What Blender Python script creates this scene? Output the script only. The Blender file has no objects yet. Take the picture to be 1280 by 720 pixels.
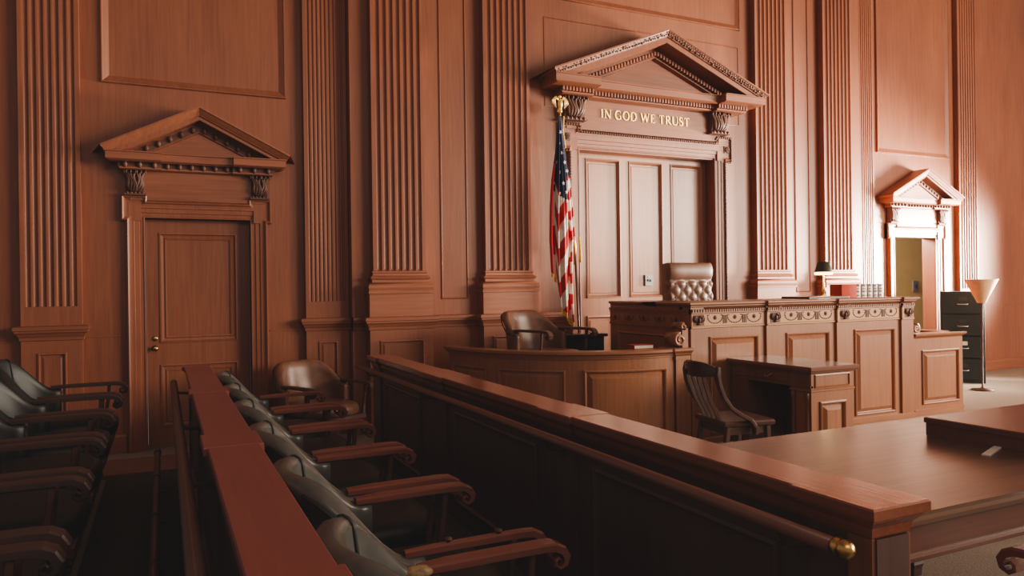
import bpy, math, random
from mathutils import Vector, Matrix
random.seed(7)
PI = math.pi
sc = bpy.context.scene
COL = sc.collection

# ------------------------------------------------------------------ materials
def new_mat(name):
    m = bpy.data.materials.new(name); m.use_nodes = True
    nt = m.node_tree
    return m, nt, nt.nodes['Principled BSDF']

def wood(name, dark, light, rough=.38, axis='Z', scale=1.0, coat=.0, bump=.04):
    m, nt, b = new_mat(name)
    tc = nt.nodes.new('ShaderNodeTexCoord'); mp = nt.nodes.new('ShaderNodeMapping')
    s = {'X': (1.2, 26, 26), 'Y': (26, 1.2, 26), 'Z': (26, 26, 1.2)}[axis]
    mp.inputs['Scale'].default_value = [v*scale for v in s]
    nt.links.new(tc.outputs['Object'], mp.inputs['Vector'])
    n = nt.nodes.new('ShaderNodeTexNoise'); n.inputs['Scale'].default_value = 1.6
    n.inputs['Detail'].default_value = 7; n.inputs['Roughness'].default_value = .62
    nt.links.new(mp.outputs[0], n.inputs['Vector'])
    n2 = nt.nodes.new('ShaderNodeTexNoise'); n2.inputs['Scale'].default_value = .9
    n2.inputs['Detail'].default_value = 3
    mp2 = nt.nodes.new('ShaderNodeMapping')
    s2 = {'X': (.5, 2.2, 2.2), 'Y': (2.2, .5, 2.2), 'Z': (2.2, 2.2, .5)}[axis]
    mp2.inputs['Scale'].default_value = s2
    nt.links.new(tc.outputs['Object'], mp2.inputs['Vector']); nt.links.new(mp2.outputs[0], n2.inputs['Vector'])
    mx = nt.nodes.new('ShaderNodeMath'); mx.operation = 'MULTIPLY_ADD'
    nt.links.new(n.outputs['Fac'], mx.inputs[0]); mx.inputs[1].default_value = .55
    sm = nt.nodes.new('ShaderNodeMath'); sm.operation = 'MULTIPLY'; sm.inputs[1].default_value = .45
    nt.links.new(n2.outputs['Fac'], sm.inputs[0]); nt.links.new(sm.outputs[0], mx.inputs[2])
    r = nt.nodes.new('ShaderNodeValToRGB')
    r.color_ramp.elements[0].position = .33; r.color_ramp.elements[0].color = (*dark, 1)
    r.color_ramp.elements[1].position = .68; r.color_ramp.elements[1].color = (*light, 1)
    nt.links.new(mx.outputs[0], r.inputs[0]); nt.links.new(r.outputs[0], b.inputs['Base Color'])
    b.inputs['Roughness'].default_value = rough
    b.inputs['Coat Weight'].default_value = coat; b.inputs['Coat Roughness'].default_value = .16
    bp = nt.nodes.new('ShaderNodeBump'); bp.inputs['Strength'].default_value = bump; bp.inputs['Distance'].default_value = .02
    nt.links.new(n.outputs['Fac'], bp.inputs['Height']); nt.links.new(bp.outputs[0], b.inputs['Normal'])
    return m

def plain(name, col, rough=.5, metal=0, var=.12, nscale=20, bump=0.0, emit=None, es=0, spec=.5):
    m, nt, b = new_mat(name)
    tc = nt.nodes.new('ShaderNodeTexCoord')
    n = nt.nodes.new('ShaderNodeTexNoise'); n.inputs['Scale'].default_value = nscale; n.inputs['Detail'].default_value = 5
    nt.links.new(tc.outputs['Object'], n.inputs['Vector'])
    r = nt.nodes.new('ShaderNodeValToRGB')
    r.color_ramp.elements[0].position = .3; r.color_ramp.elements[0].color = (*[max(0, c*(1-var)) for c in col], 1)
    r.color_ramp.elements[1].position = .7; r.color_ramp.elements[1].color = (*[min(1, c*(1+var)) for c in col], 1)
    nt.links.new(n.outputs['Fac'], r.inputs[0]); nt.links.new(r.outputs[0], b.inputs['Base Color'])
    b.inputs['Roughness'].default_value = rough; b.inputs['Metallic'].default_value = metal
    b.inputs['Specular IOR Level'].default_value = spec
    if bump:
        bp = nt.nodes.new('ShaderNodeBump'); bp.inputs['Strength'].default_value = bump; bp.inputs['Distance'].default_value = .01
        nt.links.new(n.outputs['Fac'], bp.inputs['Height']); nt.links.new(bp.outputs[0], b.inputs['Normal'])
    if emit:
        b.inputs['Emission Color'].default_value = (*emit, 1); b.inputs['Emission Strength'].default_value = es
    return m

WD, WL = (.215, .067, .035), (.338, .124, .062)
M = {}
M['wall'] = wood('mahogany_wall', WD, WL, .40, 'Z')
M['wallx'] = wood('mahogany_wall_cross', WD, WL, .40, 'X')
M['bench'] = wood('mahogany_bench', (.225, .086, .040), (.355, .152, .074), .38, 'Z')
M['benchx'] = wood('mahogany_bench_cross', (.225, .088, .044), (.35, .155, .080), .36, 'X')
M['frieze'] = wood('carved_frieze', (.40, .21, .105), (.52, .29, .155), .5, 'X')
M['carve'] = wood('dark_carving', (.08, .028, .017), (.18, .070, .040), .6, 'X')
M['rail'] = wood('rail_top', (.20, .058, .030), (.32, .105, .054), .24, 'Y', 1, .25)
M['railL'] = wood('partition_top', (.24, .066, .054), (.30, .088, .072), .42, 'Y', 1, 0)
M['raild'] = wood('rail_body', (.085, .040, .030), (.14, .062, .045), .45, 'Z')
M['handrail'] = wood('handrail_wood', (.15, .055, .034), (.24, .09, .055), .32, 'Y', 1, .15)
M['garland'] = plain('garland_brown', (.20, .09, .05), .5)
M['armd2'] = wood('dark_chair_arm', (.045, .020, .016), (.085, .036, .027), .42, 'X', 1.3, .0)  # chair arm wood darkened; the left row's shade is put into its colour
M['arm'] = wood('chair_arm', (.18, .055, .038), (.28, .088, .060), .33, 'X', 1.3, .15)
M['armd'] = wood('chair_frame', (.06, .022, .016), (.12, .045, .03), .38, 'Z')
M['desk'] = wood('desk_wood', (.12, .050, .034), (.22, .095, .065), .33, 'Z')
M['deskx'] = wood('desk_top', (.15, .066, .046), (.26, .12, .085), .22, 'X', .8, .3)
M['table'] = wood('table_top', (.075, .036, .020), (.19, .088, .046), .30, 'X', .35, .12, .10)
M['tabled'] = wood('table_apron', (.11, .036, .022), (.19, .07, .045), .35, 'X')
M['slat'] = wood('side_chair_wood', (.050, .022, .015), (.12, .052, .033), .3, 'Z')
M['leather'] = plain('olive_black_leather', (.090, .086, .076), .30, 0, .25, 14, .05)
M['leatherd'] = plain('dark_row_leather', (.018, .017, .016), .45, 0, .2, 14)  # chair leather darkened; shade on left row and jury seats is painted in
M['leatherb'] = plain('brown_leather', (.17, .073, .042), .34, 0, .22, 12, .06)
M['leathert'] = plain('tan_leather', (.17, .080, .046), .46, 0, .18, 10, .04)
M['black'] = plain('black_piping', (.008, .008, .008), .5)
M['worn'] = plain('worn_leather', (.30, .20, .10), .6, 0, .55, 40, .3)
M['brass'] = plain('brass', (.72, .47, .17), .28, 1, .15, 18)
M['gold'] = plain('gold_leaf', (.85, .60, .20), .38, .75, .1, 30, emit=(.9, .6, .2), es=.10)  # emission adds a faint glow to the gilt, which is no lamp
M['goldfringe'] = plain('gold_fringe', (.75, .42, .08), .7, 0, .3, 60)
M['steel'] = plain('dull_steel', (.5, .5, .5), .35, .9)
M['green'] = plain('file_cabinet_green', (.010, .015, .013), .5, 0, .15)
M['dkgreen'] = plain('dark_counter_green', (.020, .026, .022), .35)
M['olive'] = plain('olive_paint', (.40, .32, .14), .7, 0, .05, 4)
M['carpet'] = plain('aisle_carpet', (.085, .070, .056), .95, 0, .3, 90, .4, spec=.1)  # tan floor carpet darkened; the dimness here is put into its colour
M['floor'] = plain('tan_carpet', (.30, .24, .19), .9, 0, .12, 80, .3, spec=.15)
M['strip'] = wood('landing_wood', (.20, .085, .05), (.30, .14, .09), .5, 'X')
M['red'] = plain('flag_red', (.52, .016, .022), .75, 0, .1)
M['white'] = plain('flag_white', (.78, .70, .62), .75, 0, .05)
M['blue'] = plain('flag_blue', (.020, .026, .075), .75, 0, .2)
M['bookred'] = plain('book_red', (.42, .050, .020), .85, 0, .1)
M['bookwhite'] = plain('book_white', (.66, .58, .52), .6, 0, .1)
M['bookdark'] = plain('book_maroon', (.11, .018, .016), .5, 0, .1)
M['page'] = plain('page_edges', (.55, .52, .45), .8, 0, .15, 60)
M['grey'] = plain('switch_plate', (.16, .16, .17), .4, .3)
M['greyd'] = plain('switch_dark', (.03, .03, .03), .4)
M['plate'] = plain('green_plate', (.06, .10, .08), .4)
M['paper'] = plain('paper', (.75, .72, .66), .8, 0, .03)
M['cone'] = plain('tan_paper_shade', (.62, .36, .20), .7, 0, .05)
M['shade'] = plain('lamp_shade_dark', (.05, .04, .018), .5, 0, .1)
M['glow'] = plain('lamp_glow', (.9, .75, .4), .6, 0, .03, emit=(1, .70, .32), es=5)
M['ivory'] = plain('lamp_stem', (.62, .47, .25), .35, .2)
M['rubber'] = plain('rubber', (.02, .02, .02), .6)

# ------------------------------------------------------------------ mesh builder
class MB:
    def __init__(s, T=None):
        s.v = []; s.f = []; s.m = []; s.T = T; s.mi = 0; s.sm = []; s.smooth = False
    def add(s, pts):
        i = len(s.v)
        s.v += [tuple(s.T(*p)) if s.T else tuple(p) for p in pts]
        return list(range(i, i+len(pts)))
    def face(s, idx):
        s.f.append(tuple(idx)); s.m.append(s.mi); s.sm.append(s.smooth)
    def box(s, x0, x1, y0, y1, z0, z1):
        i = s.add([(x0,y0,z0),(x1,y0,z0),(x1,y1,z0),(x0,y1,z0),(x0,y0,z1),(x1,y0,z1),(x1,y1,z1),(x0,y1,z1)])
        for q in ((0,3,2,1),(4,5,6,7),(0,1,5,4),(1,2,6,5),(2,3,7,6),(3,0,4,7)): s.face([i[k] for k in q])
    def loops(s, L, closed=True, cap0=True, cap1=True):
        I = [s.add(l) for l in L]
        n = len(L[0])
        for a, b in zip(I, I[1:]):
            for k in range(n if closed else n-1):
                s.face([a[k], a[(k+1) % n], b[(k+1) % n], b[k]])
        if closed and cap0: s.face(I[0][::-1])
        if closed and cap1: s.face(I[-1])
        return I
    def stack(s, x0, x1, y0, y1, prof, hy1=True, hx0=True, hx1=True):
        """rectangles grown by h at height z; prof = [(h, z)...]"""
        L = []
        for h, z in prof:
            a = x0-(h if hx0 else 0); b = x1+(h if hx1 else 0); c = y0-h; d = y1+(h if hy1 else 0)
            L.append([(a,c,z),(b,c,z),(b,d,z),(a,d,z)])
        s.loops(L)
    def grid(s, rows, closed=False):
        I = [s.add(r) for r in rows]; n = len(rows[0])
        for a, b in zip(I, I[1:]):
            for k in range(n if closed else n-1):
                s.face([a[k], a[(k+1) % n], b[(k+1) % n], b[k]])
        return I
    def tube(s, pts, r, n=10, caps=True):
        pts = [Vector(p) for p in pts]; R = r if isinstance(r, (list, tuple)) else [r]*len(pts)
        L = []; prev = None
        for i, p in enumerate(pts):
            t = (pts[min(i+1, len(pts)-1)]-pts[max(i-1, 0)]).normalized()
            if prev is None:
                a = Vector((0,0,1)) if abs(t.z) < .9 else Vector((1,0,0))
                nrm = t.cross(a).normalized()
            else:
                nrm = (prev-t*prev.dot(t)).normalized()
            prev = nrm; bn = t.cross(nrm)
            L.append([p+(nrm*math.cos(2*PI*k/n)+bn*math.sin(2*PI*k/n))*R[i] for k in range(n)])
        s.loops(L, True, caps, caps)
    def bar(s, pts, w, h, up=(0,0,1)):
        """rectangular section bar along pts"""
        pts = [Vector(p) for p in pts]; L = []; up = Vector(up)
        W = w if isinstance(w, (list, tuple)) else [w]*len(pts); Hh = h if isinstance(h, (list, tuple)) else [h]*len(pts)
        for i, p in enumerate(pts):
            t = (pts[min(i+1, len(pts)-1)]-pts[max(i-1, 0)]).normalized()
            sd = t.cross(up).normalized(); u2 = sd.cross(t)
            a, b = W[i]/2, Hh[i]/2
            c = min(a, b)*.35
            L.append([p+sd*x+u2*y for x, y in ((-a,-b+c),(-a+c,-b),(a-c,-b),(a,-b+c),(a,b-c),(a-c,b),(-a+c,b),(-a,b-c))])
        s.loops(L)
    def lathe(s, cx, cy, prof, n=20):
        s.loops([[(cx+r*math.cos(2*PI*k/n), cy+r*math.sin(2*PI*k/n), z) for k in range(n)] for r, z in prof])
    def ball(s, c, r, n=8, m=5, sq=(1,1,1)):
        L = []
        for j in range(m+1):
            a = -PI/2+PI*j/m; rr = max(math.cos(a), .02)
            L.append([(c[0]+r*rr*math.cos(2*PI*k/n)*sq[0], c[1]+r*rr*math.sin(2*PI*k/n)*sq[1], c[2]+r*math.sin(a)*sq[2]) for k in range(n)])
        s.loops(L)
    def build(s, name, mat, parent=None, smooth=None, kind=None, bevel=0):
        me = bpy.data.meshes.new(name); me.from_pydata(s.v, [], s.f)
        mats = mat if isinstance(mat, (list, tuple)) else [mat]
        for x in mats: me.materials.append(x)
        for p, mi, sm in zip(me.polygons, s.m, s.sm):
            p.material_index = mi; p.use_smooth = sm or bool(smooth)
        import bmesh
        bm = bmesh.new(); bm.from_mesh(me)
        bmesh.ops.recalc_face_normals(bm, faces=bm.faces); bm.to_mesh(me); bm.free()
        me.update()
        if smooth and smooth is not True:
            try: me.set_sharp_from_angle(angle=smooth)
            except Exception: pass
        o = bpy.data.objects.new(name, me); COL.objects.link(o)
        if parent: o.parent = parent
        if kind: o['kind'] = kind
        if bevel:
            bv = o.modifiers.new('Bevel', 'BEVEL'); bv.width = bevel; bv.segments = 2; bv.limit_method = 'ANGLE'
        return o

def tag(o, label=None, cat=None, group=None, kind=None):
    if label: o['label'] = label
    if cat: o['category'] = cat
    if group: o['group'] = group
    if kind: o['kind'] = kind
    return o
def empty(name, loc=(0,0,0), rz=0, label=None, cat=None, group=None, kind=None):
    o = bpy.data.objects.new(name, None); COL.objects.link(o); o.empty_display_size = .1
    o.location = loc; o.rotation_euler = (0,0,rz)
    return tag(o, label, cat, group, kind)
def copy_tree(o, parent=None):
    c = o.copy(); COL.objects.link(c); c.parent = parent
    for ch in list(o.children): copy_tree(ch, c)
    return c

def subdiv(path, closed, step):
    if not step: return path
    out = []; n = len(path)
    for i in range(n if closed else n-1):
        a = path[i]; b = path[(i+1) % n]; k = max(1, int(math.hypot(b[0]-a[0], b[1]-a[1])/step))
        out += [(a[0]+(b[0]-a[0])*j/k, a[1]+(b[1]-a[1])*j/k) for j in range(k)]
    if not closed: out.append(path[-1])
    return out
def offset(path, d, closed):
    n = len(path); out = []
    for i in range(n):
        p = Vector(path[i])
        if closed or 0 < i < n-1:
            a = Vector(path[i-1]); b = Vector(path[(i+1) % n])
            d1 = (p-a).normalized(); d2 = (b-p).normalized()
            n1 = Vector((-d1.y, d1.x)); n2 = Vector((-d2.y, d2.x))
            m = n1+n2
            if m.length < 1e-6: m = n1
            m = m.normalized(); k = d/max(m.dot(n1), .2)
            q = p+m*k
        else:
            dd = (Vector(path[1])-p) if i == 0 else (p-Vector(path[-2]))
            dd.normalize(); q = p+Vector((-dd.y, dd.x))*d
        out.append((q.x, q.y))
    return out
def sweep(mb, path, prof, closed=True):
    """path in (u,v); prof [(offset to the left, height n)]; points fed as (u,v,n)"""
    rows = [[(u, v, h) for u, v in offset(path, d, closed)] for d, h in prof]
    mb.grid(rows, closed)
def wallT(Y): return lambda u, v, n: (u, Y-n, v)             # faces the room (-Y)
def sideT(X, sgn): return lambda u, v, n: (X+sgn*n, u, v)      # faces +-X
RAISED = [(0,0),(0,.012),(.012,.018),(.022,.012),(.028,-.008),(.036,-.010),(.072,.014),(.074,.015)]
SUNK = [(0,0),(.004,.016),(.018,.018),(.03,.006),(.036,-.016),(.046,-.02)]
def panel(mb, u0, u1, v0, v1, prof=SUNK, step=0, k=1.0, fill=True):
    """mitred panel on a face: surround moulding and a filled field"""
    p = [(u0,v0),(u1,v0),(u1,v1),(u0,v1)]
    if not step:
        sweep(mb, p, [(a*k, b) for a, b in prof])
        d, h = prof[-1]; d *= k
        if fill: mb.face(mb.add([(u0+d,v0+d,h),(u1-d,v0+d,h),(u1-d,v1-d,h),(u0+d,v1-d,h)]))
    else:
        n = max(2, int((u1-u0)/step))
        rows = []
        for a, b in prof:
            a *= k; us = [u0+a+(u1-u0-2*a)*i/n for i in range(n+1)]
            rows.append([(u, v0+a, b) for u in us]+[(u, v1-a, b) for u in us[::-1]])
        I = mb.grid(rows, True)[-1]
        for i in range(n): mb.face([I[i], I[i+1], I[2*n-i], I[2*n+1-i]])

# ------------------------------------------------------------------ room
YR, YC, HT = 7.7, 7.5, 6.6
XL, XR = 1.74, 9.12

fl = MB(); fl.box(-4, 14, -3, 8.0, -.1, 0)
tag(fl.build('floor', M['floor'], kind='structure'), 'tan carpet floor of the courtroom', 'floor')
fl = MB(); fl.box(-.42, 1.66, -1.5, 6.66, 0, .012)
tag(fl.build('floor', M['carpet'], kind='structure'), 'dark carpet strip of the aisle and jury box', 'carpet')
fl = MB(); fl.box(-1.2, 1.55, 6.66, 7.26, 0, .03)
tag(fl.build('floor', M['strip'], kind='structure'), 'bare wooden landing strip before the left door', 'landing')
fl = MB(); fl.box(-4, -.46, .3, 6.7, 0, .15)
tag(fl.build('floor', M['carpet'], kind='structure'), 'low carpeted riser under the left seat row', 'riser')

w = MB(); LDX0, LDX1, RDX0, RDX1, DT = -.145, .785, 10.06, 11.0, 2.17
w.box(-4, LDX0, YR, YR+.3, 0, HT); w.box(LDX0, LDX1, YR, YR+.3, DT, HT); w.box(LDX1, XL+.05, YR, YR+.3, 0, HT)
w.box(XR-.05, RDX0, YR, YR+.19, 0, HT); w.box(RDX0, RDX1, YR, YR+.19, DT, HT); w.box(RDX1, 14, YR, YR+.19, 0, HT)
front = w.build('wall_front', M['wall'], kind='structure')
tag(front, 'mahogany panelled front wall with two recessed side bays', 'wall')
NX0, NX1, NT = 4.42, 6.43, 3.10
w = MB()
w.box(XL, NX0, YC, YR+.28, 0, HT); w.box(NX0, NX1, YC, YR+.28, NT, HT); w.box(NX1, XR, YC, YR+.28, 0, HT)
w.box(NX0-.05, NX1+.05, YR, YR+.28, 0, NT+.05)
bay = w.build('wall_center', M['wall'], kind='structure')
tag(bay, 'projecting central bay of the mahogany front wall behind the bench', 'wall')
cl = MB(); cl.box(-4, 14, -3, 8, HT, HT+.1)
tag(cl.build('ceiling', plain('ceiling_plaster', (.35, .27, .2), .9), kind='structure'), 'plain plaster ceiling above the wood walls', 'ceiling')

BIG = [(0,0),(0,.020),(.006,.030),(.014,.030),(.020,.024),(.066,.002),(.070,.0008)]
tn = [0]
def trim(mb, mat, label, cat, smooth=None):
    tn[0] += 1
    return tag(mb.build('trim_%d' % tn[0], mat, kind='structure', smooth=smooth), label, cat)
def wall_panels(Y, rects, name, prof=BIG):
    mb = MB(wallT(Y)); [panel(mb, *r, prof=prof) for r in rects]
    return mb
trim(wall_panels(YR, [(-.49, 1.14, 3.40, 6.1)], ''), M['wall'], 'tall sunk wall panel above the left pedimented door', 'wall panel')
trim(wall_panels(YR, [(9.70, 11.37, 3.43, 6.1)], ''), M['wall'], 'tall sunk wall panel above the right pedimented door', 'wall panel')
trim(wall_panels(YC, [(4.0, 6.88, 4.80, 6.3)], ''), M['wall'], 'wide sunk wall panel above the central pediment', 'wall panel')
FLAT = [(0,0),(.003,-.008),(.010,-.010)]
FLAT2 = [(0,0),(.0,.006),(.010,.008),(.014,.001)]
trim(wall_panels(YC, [(3.98, 6.86, 3.55, 4.58)], '', FLAT2), M['wall'], 'low flat wall panel partly hidden behind the central pediment', 'wall panel')
MIDP = [(0,0),(0,.010),(.010,.014),(.016,.002),(.02,.001)]
trim(wall_panels(YC, [(2.70, 3.01, 1.36, 6.2)], '', MIDP), M['wall'], 'narrow tall wall panel between the two left fluted pilasters', 'wall panel')
trim(wall_panels(YC, [(7.83, 8.10, 1.36, 6.2)], '', MIDP), M['wall'], 'narrow tall wall panel between the two right fluted pilasters', 'wall panel')

# chair rail of the bays (z 1.08..1.20)
CR = [(0,1.06),(.012,1.065),(.014,1.09),(.03,1.12),(.045,1.135),(.045,1.15),(.055,1.155),(.055,1.185),(.045,1.19),(.0,1.195)]
def chair_rail(x0, x1, Y):
    mb = MB(); mb.stack(x0, x1, Y, Y+.05, CR, False, False, False); return mb
trim(chair_rail(XL, 4.2, YC), M['wallx'], 'moulded chair rail along the bay left of the central doorcase', 'moulding')
trim(chair_rail(6.62, XR, YC), M['wallx'], 'moulded chair rail along the bay right of the central doorcase', 'moulding')
for x0, x1, lab in ((-4, -.36, 'thin dado line left of the left door'), (.96, 1.30, 'thin dado line right of the left door'), (9.5, 9.75, 'thin dado line left of the right door'), (11.15, 14, 'thin dado line right of the right door')):
    mb = MB(); mb.stack(x0, x1, YR, YR+.03, [(0,1.07),(.006,1.072),(.006,1.085),(0,1.088)], False, False, False)
    trim(mb, M['wallx'], lab, 'moulding')
n = 0
for x0, x1, Y, s in ((-4,-.32,YR,'left'), (.96,1.28,YR,'beside_left_door'), (XL,4.2,YC,'center_left'), (6.6,XR,YC,'center_right'), (9.5,9.8,YR,'beside_right_door'), (11.12,14,YR,'right')):
    mb = MB(); mb.stack(x0, x1, Y, Y+.04, [(.025,0),(.025,.15),(.015,.17),(0,.18)], False, False, False)
    tag(mb.build('baseboard_'+s, M['wallx'], kind='structure'), 'mahogany baseboard, '+s.replace('_', ' ')+' stretch of the front wall', 'baseboard')

# fluted pilasters
def pilaster(x0, x1, Y, proj, zf, label, rounded=True, nfl=7, base=True, ped=None, half=False):
    Yf = Y-proj; r = None
    mb = MB()
    wdt = x1-x0; m = .035; pitch = (wdt-2*m+.012)/nfl; rr = (pitch-.014)/2
    xs = [x0]; tags = [None]
    for i in range(nfl):
        c = x0+m+rr+i*pitch
        for k in range(9):
            a = -1+2*k/8
            xs.append(c+rr*math.sin(a*PI/2)); tags.append(c)
    xs.append(x1); tags.append(None)
    if rounded: zs = [zf-.012, zf]+[zf+rr*(1-math.cos(k*PI/2/5)) for k in range(1, 6)]+[HT]
    else: zs = [zf-.012, zf, zf+.002, HT]
    rows = []
    for j, z in enumerate(zs):
        row = [(x0, Y+.03, z), ]
        for x, c in zip(xs, tags):
            d = 0
            if c is not None and z > zf:
                dz = max(0, zf+rr-z) if rounded else 0
                q = rr*rr-(x-c)**2-dz*dz
                d = math.sqrt(q) if q > 0 else 0
            row.append((x, Yf+d*.85, z))
        row.append((x1, Y+.03, z)); rows.append(row)
    I = mb.grid(rows)
    zb = 1.43 if base else 1.195
    mb.box(x0, x1, Yf, Y+.03, zb, zf-.012)
    root = trim(mb, M['wall'], label, 'pilaster', smooth=.7)
    if base:
        b = MB()
        b.stack(x0, x1, Yf, Y+.03, [(0,1.665),(.012,1.66),(.014,1.645),(.006,1.635),(.008,1.615),(.028,1.605),(.036,1.59),(.028,1.575),(.018,1.57),(.018,1.545),(.045,1.535),(.062,1.515),(.066,1.49),(.058,1.465),(.062,1.46),(.068,1.43)][::-1], False)
        b.build('base_moulding', M['wallx'], root, smooth=.6)
        b = MB(); b.box(x0-.055, x1+.055, Yf-.05, Y+.03, 1.19, 1.43)
        b.build('plinth_block', M['wallx'], root)
    e = .055 if base else 0
    p = MB(); a0, a1, c = x0-e, x1+e, Yf-e
    p.box(a0, a1, c+.02, Y+.03, 0, 1.08)
    p.T = wallT(c)
    # front with its small panel
    fw = [(a0,0),(a1,0),(a1,1.08),(a0,1.08)]
    mgn = .10 if base else .12
    u0, u1 = (a0+mgn, a1-mgn)
    p.T = None
    for bx in ((a0, u0, 0, 1.08), (u1, a1, 0, 1.08), (u0, u1, 0, .25), (u0, u1, .955, 1.08)):
        p.box(bx[0], bx[1], c, c+.02, bx[2], bx[3])
    p.T = wallT(c); panel(p, u0, u1, .25, .955, prof=[(0,0),(.004,.012),(.014,.014),(.022,-.012),(.03,-.012),(.05,-.002)])
    p.build('pedestal', M['wall'], root)
    q = MB(); q.stack(a0, a1, c, Y+.03, CR, False); q.build('pedestal_cap', M['wallx'], root)
    return root
pilaster(1.935, 2.495, YC, .10, 1.66, 'first fluted pilaster of the center bay, left of the narrow panel')
pilaster(3.18, 3.74, YC, .10, 1.66, 'fluted pilaster just left of the flag')
pilaster(7.06, 7.62, YC, .10, 1.66, 'fluted pilaster just right of the central doorcase')
pilaster(8.29, 8.85, YC, .10, 1.66, 'fluted pilaster behind the small lamp')
pilaster(1.30, 1.735, YR, .08, 1.36, 'dark corner pilaster right of the left door', rounded=False, nfl=9, base=False)
pilaster(9.125, 9.56, YR, .08, 1.36, 'corner pilaster just left of the right door', rounded=False, nfl=9, base=False)
pilaster(-1.12, -.655, YR, .08, 1.36, 'fluted pilaster at the far left, beyond the left door', rounded=False, nfl=7, base=False)
pilaster(11.50, 11.97, YR, .08, 1.36, 'fluted pilaster at the far right behind the file cabinet', rounded=False, nfl=7, base=False)

# ------------------------------------------------------------------ pedimented doorcases
def rake(mb, xc, hw, zt, tan, prof, Y, xin=0):
    """chevron moulding. prof=[(projection, drop)]"""
    rows = []
    for p, v in prof:
        xe = hw+p
        z0 = zt-v-xe*tan
        rows.append([(xc-xe, Y, z0), (xc-xe, Y-p, z0), (xc, Y-p, zt-v), (xc+xe, Y-p, z0), (xc+xe, Y, z0)])
    mb.grid(rows)

def leaf_bracket(w, h, d):
    """scrolled acanthus console, local: x 0..w, z 0..h, front toward -y"""
    mb = MB()
    def prof(t): return d*(.42+.40*t**1.4+.16*math.sin(t*PI*1.5))
    nz = 12; rows = []
    for j in range(nz+1):
        t = j/nz; y = -prof(t)*.82
        rows.append([(0,0,h*t), (.01,y,h*t), (w-.01,y,h*t), (w,0,h*t)])
    mb.loops(rows)
    mb.smooth = True
    nf = 7
    for k in range(nf):
        s = -1+2*k/(nf-1); pts = []; R = []
        for j in range(11):
            t = j/10
            x = w/2+s*w*(.16+.34*t**.8)+.012*math.sin(t*7+k)*(1 if s > 0 else -1)
            pts.append((min(max(x, .0), w), -prof(t)*(1-.12*s*s)-.004*math.sin(t*9), h*(.04+.93*t)))
            R.append(w*.075*(.65+.5*math.sin(PI*min(1, t*1.05)))+.002)
        x, y, z = pts[-1]
        pts += [(x+s*.006, y-.022, z-.006), (x+s*.008, y-.028, z-.030)]; R += [R[-1]*.9, R[-1]*.5]
        mb.tube(pts, R, 7)
    mb.smooth = False
    mb.box(-.008, w+.008, -d*.62, 0, -.02, 0.0)
    mb.smooth = True
    for k in range(5):
        mb.ball((w*(k+.5)/5, -d*.56, .0), w*.085, 7, 5)
    return mb

def place(mb, loc):
    mb.v = [(x+loc[0], y+loc[1], z+loc[2]) for x, y, z in mb.v]; return mb

def egg_row(mb, pts, r, step, Y):
    for (x0, z0), (x1, z1) in zip(pts, pts[1:]):
        L = math.hypot(x1-x0, z1-z0); n = max(1, int(L/step))
        for i in range(n):
            t = (i+.5)/n
            mb.ball((x0+(x1-x0)*t, Y, z0+(z1-z0)*t), r, 7, 4, (.8, 1, 1.1))

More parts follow.
